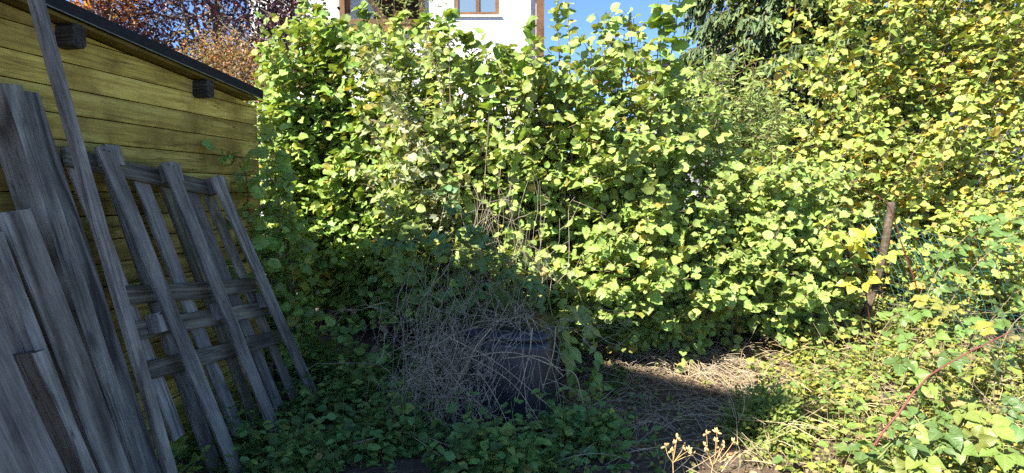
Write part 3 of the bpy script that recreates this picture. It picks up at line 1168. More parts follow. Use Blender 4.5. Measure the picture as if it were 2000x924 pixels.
shrub("hazel_bush", "big yellowing hazel bush with tall stems behind the wire fence", "bush", at(1780, 600, 6.9) * [1, 1, 0],
      tall_stems(1560, 2150, 37, (6.6, 7.6), (-330, 120), (6.3, 7.5)) + tall_stems(1640, 2120, 30, (6.2, 7.0), (180, 420), (5.7, 6.8)), pal=yellowing, size=.096, start=.12, group=group_h, **HG)


shrub("hazel_bush", "low leafy hazel growth pressing against the back of the wire fence", "bush", at(1880, 600, 6.2) * [1, 1, 0],
      [(np.array([at(px, 500, y + .5)[0], y + .5, .12]), at(px + R.uniform(-30, 30), py, y)) for px, py, y in
       [(R.uniform(1690, 1830), R.uniform(400, 600), R.uniform(6.3, 6.7)) for _ in range(16)] + [(R.uniform(1800, 2150), R.uniform(390, 620), R.uniform(5.3, 6.2)) for _ in range(40)]],
      pal=yellowing, size=.088, start=.05, group=group_h, **HG)


# ------------------------------------------------------------------ other shrubs of the hedge
pale = pal_mix((.34, .38, .225), .2, [(.26, .31, .13), (.38, .35, .24)], .35)
shrub("pale_shrub", "shrub with pale silvery sage leaves curling on arching branches amid the green hazels", "shrub", at(930, 640, 5.1) * [1, 1, 0],
      px_stems(930, 5.1, [(688, 62, 4.75), (700, 95, 4.7), (745, 130, 4.65), (720, 240, 4.6), (780, 200, 4.6), (705, 330, 4.5), (830, 280, 4.5), (800, 90, 4.8), (760, 300, 4.45)]),
      'ovate', M_SMALL, pale, .085, twig_gap=.06, twig_len=.26, leaf_gap=.032, start=.45, stem_r=.008, maxobj=300, rand=.7)
narrow = pal_mix((.20, .27, .07), .25, [(.42, .20, .06), (.34, .30, .10)], .10)
shrub("narrow_leaf_shrub", "upright shrub with narrow leaves in front of the wooden loggia", "shrub", at(780, 600, 6.9) * [1, 1, 0],
      [(np.array([at(780 + R.uniform(-60, 60), 500, 6.9)[0], 6.9 + R.uniform(-.3, .3), .15]), at(px, py, 6.6 + R.uniform(-.3, .3)))
       for px, py in [(712, 10), (735, -10), (752, 5), (775, -30), (790, -40), (812, -30), (835, 0), (850, 20), (865, 35), (770, 20), (800, 15), (725, 40), (880, 60), (745, -20), (822, -15)]],
      'lance', M_SMALL, narrow, .075, twig_gap=.06, twig_len=.22, leaf_gap=.025, start=.4, stem_r=.008, maxobj=0, rand=.6)
orange = pal_mix((.50, .20, .06), .3, [(.40, .26, .08)], .3)
shrub("orange_shrub", "small shrub turning orange below the loggia railing", "shrub", at(765, 600, 7.4) * [1, 1, 0],
      [(np.array([at(765, 500, 7.4)[0], 7.4, .2]), at(px, py, 7.2)) for px, py in [(750, 35), (765, 25), (780, 40), (758, 50), (772, 32)]],
      'lance', M_SMALL, orange, .06, twig_gap=.05, twig_len=.16, leaf_gap=.02, start=.7, stem_r=.007, maxobj=0, rand=.6)
fresh = pal_mix((.21, .31, .075), .25, [(.30, .36, .10)], .3)
shrub("narrow_leaf_shrub", "fine leaved light green shrub below the drooping spruce branches", "shrub", at(1450, 600, 7.2) * [1, 1, 0],
      [(np.array([at(px * .5 + 725, 500, 7.2)[0], 7.2 + R.uniform(-.3, .3), .2]), at(px + R.uniform(-15, 15), py + R.uniform(-20, 20), 6.6 + R.uniform(-.4, .4)))
       for px, py in [(1370, 140), (1390, 120), (1410, 110), (1425, 105), (1445, 130), (1470, 150), (1490, 160), (1505, 190), (1530, 215), (1400, 190), (1440, 210), (1480, 230), (1510, 260), (1420, 270), (1460, 290), (1500, 300), (1540, 290), (1385, 230)] * 2],
      'lance', M_SMALL, fresh, .10, twig_gap=.055, twig_len=.30, leaf_gap=.028, start=.3, stem_r=.008, maxobj=200, rand=.55)


# ------------------------------------------------------------------ trees behind
def crown(name, label, cat, base, centre, rad, nclump, per, kind, mat, pal, size, clump_r=.22, nlimb=9, trunk_r=.09, sunw=.4):
    t = thing(name, label, cat, base)
    L = Leaves(kind, mat, t, maxobj=0, bulk="crown")
    centre, rad = np.array(centre, float), np.array(rad, float)
    trunk = spline([base, base * .5 + centre * .5 + rnd(.08), centre + [0, 0, rad[2] * .5]], 8)
    V, Fq = tubes([(trunk, np.linspace(trunk_r, trunk_r * .3, 8))], 7)
    part("trunk", V, Fq, M_BARK, t)
    ends, tw = [], []
    for i in range(nlimb):
        d = norm(rnd())
        d[2] = abs(d[2]) * .7 - .1
        e = centre + d * rad * .75
        q = trunk[R.randint(3, 7)]
        P = spline([q, (q + e) / 2 + rnd(.1), e], 7)
        V, Fq = tubes([(P, np.linspace(trunk_r * .4, .012, 7))], 5)
        part("limb", V, Fq, M_BARK, t)
        ends.append(P)
    lp = np.concatenate(ends)
    for i in range(nclump):
        d = norm(rnd())
        rr = R.uniform(.35, 1.0) ** .6
        c = centre + d * rad * rr * (1 + .16 * math.sin(5 * d[0] + 3 * d[2]) + .12 * math.sin(7 * d[1] - 4 * d[2]))
        q = lp[np.argmin(((lp - c) ** 2).sum(1))]
        tw.append((spline([q, (q + c) / 2 + rnd(.05), c], 5), np.linspace(.01, .003, 5)))
        tone = R.uniform(.7, 1.35)
        for j in range(per):
            o = rnd(clump_r * .55)
            L.add(c + o, rnd() + o * 2 + UP * .1, UP * .4 + SUNWARD * sunw + rnd(.6), size * R.uniform(.6, 1.2), np.clip(pal() * tone, .003, .95))
    V, Fq = tubes(tw, 3)
    part("twigs", V, Fq, M_BARK, t)["kind"] = "stuff"
    return t


purple = pal_mix((.055, .019, .036), .45, [(.13, .025, .035), (.14, .06, .05)], .12)
bx = at(440, 400, 9.4)
crown("purple_leaf_tree", "tree with dark purple leaves behind the shed roof", "tree", np.array([bx[0], 9.4, .4]), at(430, 10, 9.4), (1.85, 1.1, 1.6), 600, 24, 'ovate', M_PURPLE, purple, .075, nlimb=14)
redor = pal_mix((.40, .15, .05), .35, [(.50, .25, .07), (.30, .06, .04)], .5)
bx = at(255, 400, 8.6)
crown("orange_leaf_tree", "small tree with orange and red autumn leaves over the shed roof", "tree", np.array([bx[0], 8.6, .4]), at(212, -14, 8.6), (.46, .5, .5), 95, 26, 'ovate', M_SMALL, redor, .062, nlimb=8)
rust = pal_mix((.25, .155, .075), .4, [(.36, .13, .05), (.24, .23, .09), (.12, .06, .04)], .5)
bx = at(430, 400, 8.0)
crown("rust_shrub", "rust coloured small leaved shrub below the purple tree, next to the roof edge", "shrub", np.array([bx[0], 8.0, .3]), at(432, 132, 8.0), (.56, .5, .42), 130, 34, 'ovate', M_SMALL, rust, .042, nlimb=10, trunk_r=.04)


bx = at(480, 400, 7.6)
crown("rust_shrub", "rust and olive shrub between the shed corner and the white house", "shrub", np.array([bx[0], 7.6, .3]), at(505, 190, 7.6), (.6, .5, .75), 150, 34, 'ovate', M_SMALL, rust, .042, nlimb=8, trunk_r=.035)
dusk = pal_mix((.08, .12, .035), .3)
bx = at(540, 400, 7.3)
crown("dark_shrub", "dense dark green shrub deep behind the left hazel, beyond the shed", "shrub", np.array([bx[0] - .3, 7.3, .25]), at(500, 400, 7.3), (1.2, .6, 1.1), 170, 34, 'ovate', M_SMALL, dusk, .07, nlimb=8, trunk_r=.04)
bx = at(1800, 400, 9.3)
crown("broadleaf_tree", "dark green tree filling the sky behind the yellowing hazel", "tree", np.array([bx[0], 9.3, .45]), at(1850, -20, 9.3), (2.9, .8, 2.1), 480, 30, 'round', M_SMALL, pal_mix((.17, .22, .05), .3, [(.30, .28, .06)], .2), .10, clump_r=.3, nlimb=16, trunk_r=.12)


def spruce():
    base = np.array([4.75, 10.2, .45])
    t = thing("spruce_tree", "dark spruce with drooping branches above the hazel hedge", "tree", base)
    L = Leaves('spray', M_NEEDLE, t, maxobj=0, bulk="needles")
    H = 11.0
    P = np.stack([np.full(12, base[0]), np.full(12, base[1]), np.linspace(base[2], H, 12)], -1)
    V, Fq = tubes([(P, np.linspace(.2, .02, 12))], 8)
    part("trunk", V, Fq, M_BARK, t)
    pal = pal_mix((.065, .11, .035), .35, [(.12, .175, .05)], .3)
    z = 2.6
    k = 0
    while z < 8.2:
        rad = 2.15 * (1 - (z - 2) / 10.0) + .2
        for j in range(10):
            a = j * .628 + k * .37 + R.uniform(-.15, .15)
            o = np.array([math.cos(a), math.sin(a), 0])
            r = rad * R.uniform(.8, 1.1)
            q = np.array([base[0], base[1], z + R.uniform(-.12, .12)])
            pts = spline([q, q + o * r * .4 + UP * .02, q + o * r * .8 - UP * r * .22, q + o * r - UP * r * .25], 9)
            V, Fq = tubes([(pts, np.linspace(.03, .006, 9))], 4)
            part("limb", V, Fq, M_BARK, t)
            sd = np.cross(o, UP)
            for m in range(34):
                tt = R.uniform(.25, 1.0)
                i = min(int(tt * 8), 7)
                c = pts[i] * (1 - (tt * 8 - i)) + pts[i + 1] * (tt * 8 - i) + sd * R.normal(0, .10 + .07 * (1 - tt))
                for h in range(2):
                    d = -UP * R.uniform(.5, 1.3) + o * R.uniform(0, .6) + sd * R.normal(0, .35)
                    L.add(c + norm(d) * h * .13, d, SUNWARD + o * .6 + rnd(.4), R.uniform(.13, .24), pal())
        z += .25
        k += 1


spruce()


def treeline():
    L = Leaves('round', M_SMALL, None, maxobj=0, bulk="treeline")
    L.stuff_label, L.stuff_cat = "far line of trees closing off the gardens", "trees"
    pal = pal_mix((.07, .10, .035), .3)
    for i in range(2600):
        x = R.uniform(-70, 90)
        h = 4.0 + 1.2 * math.sin(x * .31) + .8 * math.sin(x * .83 + 1)
        L.add(np.array([x, 48 + R.uniform(-3, 3), R.uniform(0, 1) ** .8 * h]), rnd(), SUNWARD + UP * .5 + rnd(.6), R.uniform(.5, .95), pal())


treeline()


# ------------------------------------------------------------------ low wall and shade plants under the hedge
o = plain_box("low_wall", (at(690, 600, 6.75)[0], 6.75, .32), (3.0, .16, .72), M_CONC, None)
tag(o, "low dark garden wall in the shade under the hazel hedge", "wall")


def herb(L, tw, p, h, size, pal, pairs, lean=.25, gap_top=.5):
    d = norm(UP + rnd(lean) * [1, 1, .2])
    tip = p + d * h
    tw.append((np.array([p - UP * .02, p + d * h * .5 + rnd(.01), tip]), np.array([.0028, .0022, .0014])))
    a = R.uniform(0, 6.28)
    for k in range(pairs):
        t = 1 - (k / max(1, pairs)) * .75
        c = p + d * h * t
        a += 1.57 + R.uniform(-.3, .3)
        for sg in (0, math.pi):
            o = np.array([math.cos(a + sg), math.sin(a + sg), R.uniform(-.35, .35)])
            L.add(c + o * size * .25, o, UP * .9 + SUNWARD * .3 + rnd(.3), size * R.uniform(.6, 1.15) * (.65 + .35 * (k / max(1, pairs) + .3)), pal())


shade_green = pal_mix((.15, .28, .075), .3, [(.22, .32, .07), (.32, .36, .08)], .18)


def cover(name, label, n, region, test, kind, pal, hrange, srange, pairs, mat=M_SMALL, twmat=None, veins=None):
    L = Leaves(kind, mat, None, maxobj=0, bulk=name)
    L.stuff_label, L.stuff_cat = label, "ground cover"
    tw = []
    c = 0
    while c < n:
        x, y = R.uniform(*region[0]), R.uniform(*region[1])
        z = float(ground_z(x, y))
        px, py, _ = project(np.array([x, y, z]))
        w = test(px, py, x, y)
        c += 1 if w <= 0 else 0.999999
        if R.rand() > w: continue
        h = R.uniform(*hrange) * (.5 + .5 * w)
        herb(L, tw, np.array([x, y, z]), h, R.uniform(*srange), pal, R.randint(pairs[0], pairs[1] + 1))
    V, Fq = tubes(tw, 3)
    o = link(name + "_stems", mesh_np(name + "_stems", V, Fq, twmat or M_GREENSTEM))
    tag(o, "thin stalks of the " + label, "stalks", kind="stuff")


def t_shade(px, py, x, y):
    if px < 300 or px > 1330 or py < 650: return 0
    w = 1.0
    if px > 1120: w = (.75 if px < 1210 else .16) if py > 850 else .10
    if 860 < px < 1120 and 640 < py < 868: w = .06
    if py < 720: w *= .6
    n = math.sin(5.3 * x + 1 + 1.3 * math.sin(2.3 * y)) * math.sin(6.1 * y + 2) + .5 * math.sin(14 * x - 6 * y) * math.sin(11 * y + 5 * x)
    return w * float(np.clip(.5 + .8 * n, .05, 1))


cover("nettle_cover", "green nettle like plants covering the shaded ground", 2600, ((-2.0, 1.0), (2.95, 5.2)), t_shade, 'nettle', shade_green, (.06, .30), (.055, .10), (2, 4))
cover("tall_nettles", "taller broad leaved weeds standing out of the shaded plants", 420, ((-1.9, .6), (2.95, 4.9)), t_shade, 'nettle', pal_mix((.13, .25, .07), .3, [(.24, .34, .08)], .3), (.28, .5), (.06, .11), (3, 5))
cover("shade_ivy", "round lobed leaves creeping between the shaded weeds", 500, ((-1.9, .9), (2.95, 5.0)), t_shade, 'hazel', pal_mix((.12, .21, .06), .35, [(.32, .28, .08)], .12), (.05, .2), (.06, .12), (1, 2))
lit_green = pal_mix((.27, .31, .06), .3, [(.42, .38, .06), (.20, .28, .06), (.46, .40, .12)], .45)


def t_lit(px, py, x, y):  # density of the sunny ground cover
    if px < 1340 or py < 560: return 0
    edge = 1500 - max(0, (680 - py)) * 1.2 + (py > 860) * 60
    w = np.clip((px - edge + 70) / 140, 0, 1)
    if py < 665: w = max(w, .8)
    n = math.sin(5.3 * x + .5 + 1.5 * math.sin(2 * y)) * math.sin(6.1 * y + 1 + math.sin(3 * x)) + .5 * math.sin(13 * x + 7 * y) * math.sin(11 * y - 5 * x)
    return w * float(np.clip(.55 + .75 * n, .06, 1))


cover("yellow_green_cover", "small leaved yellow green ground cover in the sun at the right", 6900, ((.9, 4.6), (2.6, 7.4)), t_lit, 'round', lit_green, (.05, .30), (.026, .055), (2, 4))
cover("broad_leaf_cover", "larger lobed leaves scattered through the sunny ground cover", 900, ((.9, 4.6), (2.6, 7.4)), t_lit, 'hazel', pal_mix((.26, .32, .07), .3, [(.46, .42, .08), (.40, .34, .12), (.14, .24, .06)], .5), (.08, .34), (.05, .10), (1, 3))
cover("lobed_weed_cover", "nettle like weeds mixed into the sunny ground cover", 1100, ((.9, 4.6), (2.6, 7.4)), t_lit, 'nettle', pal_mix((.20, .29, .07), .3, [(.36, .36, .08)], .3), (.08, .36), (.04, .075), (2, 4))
cover("tall_weeds", "tall leafy weeds rising among the brambles on the sunny side", 330, ((1.4, 4.4), (2.9, 6.4)), lambda px, py, x, y: (1.0 if px > 1560 + .25 * max(0, py - 700) else 0) * float(np.clip(.5 + math.sin(4 * x + 2 * y) * math.sin(5 * y), 0, 1)), 'nettle', pal_mix((.19, .28, .065), .35, [(.34, .35, .08), (.30, .24, .10)], .3), (.3, .65), (.055, .10), (4, 6), twmat=M_TWIG)
cover("sparse_weeds", "scattered seedlings on the bare patch", 90, ((.7, 2.2), (3.0, 5.8)), lambda px, py, x, y: 1.0 if 1180 < px < 1520 and py > 640 else 0, 'round', lit_green, (.02, .08), (.03, .055), (1, 2))


# ------------------------------------------------------------------ litter, straw
def litter():
    L = Leaves('ovate', M_DRYLEAF, None, maxobj=0, bulk="leaf_litter")
    L.stuff_label, L.stuff_cat = "brown fallen leaves and bark chips on the soil", "leaf litter"
    pal = pal_mix((.26, .18, .11), .45, [(.38, .30, .20), (.12, .08, .05), (.40, .25, .10)], .5)
    for i in range(7000):
        x, y = R.uniform(-1.5, 3.6), R.uniform(2.5, 6.6)
        if R.rand() > .25 + .75 * (x > .4): continue
        z = float(ground_z(x, y)) + R.uniform(.004, .02)
        a = R.uniform(0, 6.28)
        L.add(np.array([x, y, z]), np.array([math.cos(a), math.sin(a), R.uniform(-.2, .35)]), UP + rnd(.45), R.uniform(.015, .05), pal())


litter()


def straw():
    polys, polyg = [], []
    for i in range(900):
        px, py = R.uniform(1110, 1500), R.uniform(680, 924)
        if R.rand() < .25: px, py = R.uniform(1200, 1480), R.uniform(690, 760)
        if py > 850 and R.rand() < .7: continue
        p = gnd(px, py)
        a = R.normal(-2.0, .75)
        if R.rand() < .25: a = R.uniform(0, 6.28)
        l = R.uniform(.12, .62)
        d = np.array([math.cos(a), math.sin(a), 0])
        sd = np.array([-d[1], d[0], 0])
        b = R.normal(0, .13)
        ts = np.linspace(-.5, .5, 7)
        lift = R.uniform(.0, .09)
        P = p + d * l * ts[:, None] + sd * (b * l * (ts * 2) ** 2)[:, None]
        P[:, 2] = ground_z(P[:, 0], P[:, 1]) + .008 + lift * (1 - (ts * 2) ** 2) + .02 * R.rand() + (ts + .5) * R.uniform(0, .06)
        (polys if R.rand() < .6 else polyg).append((P, np.linspace(1, .5, 7) * R.uniform(.0014, .0034)))
    V, Fq = tubes(polys, 4)
    tag(link("dry_grass", mesh_np("dry_grass", V, Fq, M_STRAW)), "straw coloured dry grass stalks lying on the bare soil", "dry grass", kind="stuff")
    V, Fq = tubes(polyg, 4)
    tag(link("dead_grass", mesh_np("dead_grass", V, Fq, M_STRAWG)), "grey dead grass stalks lying on the bare soil", "dry grass", kind="stuff")


straw()


def sunny_stalks():
    polys = []
    for i in range(520):
        px, py = R.uniform(1430, 1990), R.uniform(610, 915)
        p = gnd(px, py)
        a, l = R.uniform(0, 6.28), R.uniform(.12, .5)
        d = norm(np.array([math.cos(a), math.sin(a), R.uniform(-.05, .35) if i % 5 else R.uniform(.6, 2.0)]))
        q = p + UP * R.uniform(.03, .22)
        polys.append((spline([q, q + d * l * .5 + rnd(.02), q + d * l - UP * .03], 6), np.linspace(R.uniform(.0015, .0032), .001, 6)))
    V, Fq = tubes(polys, 4)
    tag(link("dry_stalks", mesh_np("dry_stalks", V, Fq, M_STRAW)), "dry stalks poking through the sunny ground cover", "dry stalks", kind="stuff")


sunny_stalks()


# ------------------------------------------------------------------ dry tangle over the bin
def tangle():
    base = np.array([-.25, 3.75, 0])
    t = thing("dry_vine_tangle", "tangle of grey dry stems draped over the black compost bin", "dry vines", base)
    thick, fine, pale_ = [], [], []

    def strand(p, q, sag, r, bucket, forks=2, fl=.22):
        m = (p + q) / 2 + rnd(.07) + UP * sag
        m1, m2 = (p * .6 + m * .4) + rnd(.05), (q * .6 + m * .4) + rnd(.05)
        P = spline([p, m1, m, m2, q], 11)
        bucket.append((P, np.linspace(r, r * .45, 11)))
        for k in range(forks):
            i = R.randint(2, 10)
            d = norm((P[i] - P[i - 1]) / .05 + rnd(.9))
            e = P[i] + d * fl * R.uniform(.4, 1.3) - UP * .05 * R.rand()
            fine.append((spline([P[i], (P[i] + e) / 2 + rnd(.02), e], 5), np.linspace(r * .7, .001, 5)))
    # over the bin front, falling left and forward
    for i in range(85):
        p = at(R.uniform(820, 1060) if i % 4 else R.uniform(1000, 1100), R.uniform(590, 680), R.uniform(3.62, 4.2))
        q = at(R.uniform(770, 960) if i % 4 else R.uniform(940, 1110), R.uniform(680, 880), R.uniform(3.35, 3.62))
        strand(p, q, R.uniform(.0, .16), R.uniform(.0016, .0036), thick if R.rand() < .4 else fine)
    # fuzzy heap left of the bin
    for i in range(190):
        c = at(R.normal(850, 42), R.normal(765, 48), R.uniform(3.42, 3.8))
        e = c + rnd(.16) + np.array([-.02, 0, -.02])
        strand(c, e, R.uniform(-.02, .05), R.uniform(.0011, .0026), fine, forks=2, fl=.1)
    for i in range(150):
        c = at(R.normal(975, 75), R.normal(640, 34), R.uniform(3.62, 4.2))
        e = c + np.array([R.normal(0, .25), R.normal(0, .15), R.normal(-.03, .12)])
        strand(c, e, R.uniform(0, .08), R.uniform(.0012, .0026), fine, forks=2, fl=.14)
    # hanging vertical stalks left of the bin
    for i in range(26):
        px = R.uniform(775, 880)
        p = at(px + R.uniform(-10, 40), R.uniform(480, 640), R.uniform(3.7, 4.1))
        q = at(px - R.uniform(-15, 40), R.uniform(700, 860), R.uniform(3.45, 3.75))
        strand(p, q, R.uniform(-.02, .05), R.uniform(.0012, .0026), fine, forks=1)
    # upright dead stalks in the hedge above the bin
    for i in range(48):
        px = R.uniform(870, 1075)
        p = at(px, R.uniform(560, 650), R.uniform(4.0, 4.35))
        q = at(px + R.normal(-5, 45), R.uniform(330, 520), R.uniform(4.0, 4.4))
        strand(p, q, R.uniform(-.02, .06), R.uniform(.0014, .003), thick if R.rand() < .2 else fine, forks=2)
    # yellowish long canes across the bin
    for a, b, sg in [((905, 690), (1062, 838), .05), ((880, 660), (1075, 795), .03), ((1095, 720), (900, 700), .07), ((930, 720), (1000, 848), .06), ((850, 700), (1042, 870), -.03),
                     ((1100, 735), (985, 700), .09), ((1095, 722), (1140, 792), .1), ((960, 640), (870, 800), .1), ((1085, 640), (1060, 760), .06), ((1040, 640), (1010, 780), .05)]:
        P = spline([at(*a, 3.62), (at(*a, 3.62) + at(*b, 3.5)) / 2 + UP * sg + rnd(.02), at(*b, 3.48)], 12)
        pale_.append((P, np.linspace(.0042, .002, 12)))
    for nm, bk, mt in (("dry_stem", thick, M_STRAWG), ("dry_cane", pale_, M_STRAW)):
        for poly in bk:
            V, Fq = tubes([poly], 4)
            part(nm, V, Fq, mt, t)
    V, Fq = tubes(fine, 3)
    part("fine_stems", V, Fq, M_STRAWG, t)["kind"] = "stuff"


tangle()

# fallen stems crossing the shaded foreground
def fallen():
    for nm, pts, r, lab in [("fallen_stem", [(690, 905), (800, 880), (900, 912), (1050, 890)], .004, "thin pale fallen stem lying along the nettles below the pallet"),
                            ("fallen_stem", [(680, 790), (720, 850), (790, 880), (860, 930)], .005, "grey fallen twig curving down through the nettles"),
                            ("fallen_stem", [(1010, 875), (1090, 850), (1150, 830), (1200, 790)], .005, "pale fallen cane lying from the bin toward the bare patch")]:
        P = []
        for px, py in pts:
            g = gnd(px, min(py, 940))
            P.append(g + UP * .12)
        V, Fq = tubes([(spline(P, 18), np.linspace(r, r * .5, 18))], 5)
        b = P[0] * [1, 1, 0]
        o = link(nm, mesh_np(nm, V - b, Fq, M_STRAWG))
        o.location = tuple(b)
        tag(o, lab, "dry stem", "fallen stems")


fallen()


# ------------------------------------------------------------------ brambles, vines and single plants
M_BRAMBLE = leaf_mat("bramble_leaf", trans=.25, rough=.4, spec=.45, veins=7, vein_amt=.12)


def bramble(name, label, cat, canes, kind, pal, size, gap=.10, mat=None, cane_mat=None, r=.005, start=.1, rand=.3, sunw=.5, leafname="leaf", pet=.0, end=1.0):
    base = np.array(canes[0][0], float) * [1, 1, 0]
    t = thing(name, label, cat, base)
    L = Leaves(kind, mat or (M_BRAMBLE if kind.startswith('bramble') else M_HAZEL), t, name=leafname, minpx=6)
    pts_ = []
    for c in canes:
        P = spline(c, 16)
        P[1:-1] += np.cumsum(R.normal(0, .006, (14, 3)), 0) * np.sin(np.linspace(.2, 2.9, 14))[:, None]
        V, Fq = tubes([(P, np.linspace(r, r * .45, 16))], 6)
        part("cane", V, Fq, cane_mat or M_GREENSTEM, t)
        ln = np.linalg.norm(np.diff(P, axis=0), axis=1).sum()
        m = int(ln * (end - start) / gap)
        sg = 1
        for k in range(m):
            tt = (start + (end - start) * (k + R.uniform(.2, .8)) / m) * 15
            i = min(int(tt), 14)
            p = P[i] * (1 - (tt - i)) + P[i + 1] * (tt - i)
            d = norm(P[i + 1] - P[i])
            sd = norm(np.cross(d, UP)) * sg
            sg = -sg
            ld = sd * .8 + d * .4 + rnd(.3) + np.array([0, -.15, -.12])
            L.add(p, ld, UP * .5 + SUNWARD * sunw + np.array([0, -.3, 0]) + rnd(rand), size * R.uniform(.65, 1.15), pal())
    return t, L


def pts(lst): return [at(a, b, y) for a, b, y in lst]


bgreen = pal_mix((.095, .165, .042), .3, [(.19, .25, .055)], .35)
bbright = pal_mix((.34, .42, .07), .2, [(.44, .42, .06)], .3)
bdark = pal_mix((.11, .20, .07), .25)
t, L = bramble("bramble", "bramble with broad five part leaves in the lower right corner", "bramble",
               [pts([(1650, 924, 2.9), (1760, 850, 2.85), (1860, 800, 2.9), (2010, 790, 3.0)]), pts([(1760, 940, 2.6), (1830, 880, 2.7), (1900, 850, 2.75), (2020, 860, 2.8)]), pts([(1700, 930, 2.7), (1720, 880, 2.7), (1790, 830, 2.85)])],
               'bramble', bgreen, .125, gap=.10)
for (px, py, y, sz) in [(1760, 700, 3.2, .14), (1850, 690, 3.2, .14), (1905, 815, 2.8, .17), (1975, 815, 2.8, .17), (1830, 825, 2.8, .16), (1960, 870, 2.7, .16), (1790, 880, 2.7, .16), (1840, 860, 2.75, .15), (1720, 905, 2.7, .14), (1810, 745, 3.1, .13), (1690, 870, 2.9, .13)]:
    L.add(at(px, py, y), np.array([R.uniform(-.7, .7), -.5, -.2]), UP * .6 + SUNWARD * .5 + np.array([0, -.3, 0]) + rnd(.15), sz, bgreen())
bramble("bramble", "bright yellow green bramble leaves beside the leaning fence post", "bramble",
        [pts([(1700, 640, 5.0), (1690, 560, 4.8), (1660, 490, 4.7), (1610, 430, 4.8)]), pts([(1710, 600, 4.9), (1730, 520, 4.7), (1700, 470, 4.6), (1650, 455, 4.6)])],
        'bramble3', bbright, .19, gap=.10, cane_mat=M_REDCANE, r=.005, start=.3)
bramble("bramble", "bramble climbing through the green wire fence at the right edge", "bramble",
        [pts([(1830, 640, 4.4), (1880, 540, 4.3), (1950, 470, 4.2), (2040, 430, 4.1)]), pts([(1800, 600, 4.8), (1850, 500, 4.8), (1930, 440, 4.7), (2020, 420, 4.6)]), pts([(1900, 700, 4.0), (1940, 620, 3.9), (1990, 570, 3.8), (2050, 560, 3.8)]), pts([(1760, 640, 5.2), (1800, 560, 5.2), (1840, 480, 5.1)])],
        'bramble3', bgreen, .16, gap=.06, cane_mat=M_TWIG, r=.0035)
bramble("bramble", "bramble mound with toothed green leaves in front of the fence, above the red cane", "bramble",
        [pts([(1760, 760, 3.6), (1780, 690, 3.6), (1830, 640, 3.6), (1900, 640, 3.6)]), pts([(1880, 760, 3.4), (1890, 680, 3.4), (1850, 610, 3.45), (1800, 600, 3.5)]), pts([(1700, 720, 4.0), (1720, 650, 4.0), (1760, 620, 4.0), (1820, 630, 4.0)]), pts([(1940, 780, 3.2), (1950, 690, 3.2), (1990, 630, 3.2), (2060, 610, 3.2)])],
        'bramble3', pal_mix((.13, .22, .05), .3, [(.27, .31, .06)], .35), .15, gap=.07, cane_mat=M_TWIG, r=.0035)
bramble("bramble", "long red bramble cane slanting across the sunny ground cover", "bramble",
        [pts([(1700, 880, 2.75), (1768, 790, 2.75), (1840, 715, 2.8), (1978, 646, 2.85)])], 'bramble3', bgreen, .13, gap=.24, cane_mat=M_REDCANE, r=.0062, start=.0, end=.7)
bramble("bramble", "dark shaded bramble arching over the dry stems above the bin", "bramble",
        [pts([(1010, 640, 4.1), (960, 520, 3.95), (900, 410, 3.9), (850, 370, 3.95)]), pts([(950, 640, 4.1), (900, 520, 3.95), (820, 470, 3.9), (740, 480, 3.9)]), pts([(980, 640, 4.0), (1000, 560, 3.9), (960, 480, 3.85), (890, 450, 3.85)]),
         pts([(1080, 620, 4.0), (1060, 560, 3.9), (1010, 540, 3.85), (930, 560, 3.8)]), pts([(860, 640, 4.1), (820, 560, 3.95), (780, 520, 3.95), (700, 560, 4.0)]), pts([(900, 640, 4.0), (860, 580, 3.9), (800, 590, 3.85)])],
        'bramble3', bdark, .14, gap=.06, r=.004)
vgreen = pal_mix((.17, .27, .05), .25, [(.30, .34, .05)], .25)
bramble("climbing_vine", "leafy green vine hanging down at the right side of the compost bin", "vine",
        [pts([(1085, 560, 4.1), (1110, 620, 4.0), (1120, 690, 3.95), (1128, 770, 3.95)]), pts([(1110, 560, 4.1), (1100, 640, 3.95), (1095, 700, 3.9)]), pts([(1130, 570, 4.2), (1150, 640, 4.1), (1160, 720, 4.05), (1150, 760, 4.0)])],
        'ovate', vgreen, .12, gap=.035, r=.003)
bramble("shade_plant", "plant with round leaves in the deep shade beside the pallet", "plant",
        [pts([(600, 720, 4.6), (610, 660, 4.5), (640, 640, 4.45), (700, 640, 4.4)]), pts([(640, 730, 4.5), (650, 680, 4.4), (690, 650, 4.35)]), pts([(580, 720, 4.7), (590, 640, 4.6), (620, 610, 4.5)]), pts([(700, 740, 4.4), (730, 690, 4.3), (760, 700, 4.2)])],
        'round', shade_green, .10, gap=.055, r=.003)
dead = pal_mix((.20, .13, .085), .3)
bramble("withered_plant", "withered brown leaves hanging on a stem in the shade left of the bin", "withered plant",
        [pts([(760, 590, 4.3), (710, 600, 4.25), (680, 605, 4.2), (645, 610, 4.2)]), pts([(745, 600, 4.3), (740, 640, 4.25), (735, 690, 4.25)])], 'ovate', dead, .085, gap=.035, mat=M_DRYLEAF, cane_mat=M_STRAW, r=.003, start=.4, rand=.8)
sprig = pal_mix((.25, .36, .06), .2)
bramble("leafy_sprig", "bright leafy sprig growing at the foot of the pallet's left runner", "plant",
        [pts([(345, 935, 2.95), (350, 890, 2.95), (352, 850, 2.95)]), pts([(360, 940, 2.9), (380, 900, 2.9), (400, 880, 2.9)])], 'nettle', sprig, .075, gap=.022, r=.0025, start=.0)
redd = pal_mix((.42, .13, .07), .2)
bramble("bramble", "red tinged bramble shoot with one reddish leaf above the fence", "bramble", [pts([(1790, 560, 4.6), (1760, 470, 4.5), (1740, 405, 4.4), (1690, 372, 4.35)])], 'bramble3', redd, .12, gap=.75, cane_mat=M_REDCANE, r=.006, start=.65)
yel = pal_mix((.46, .42, .07), .2)
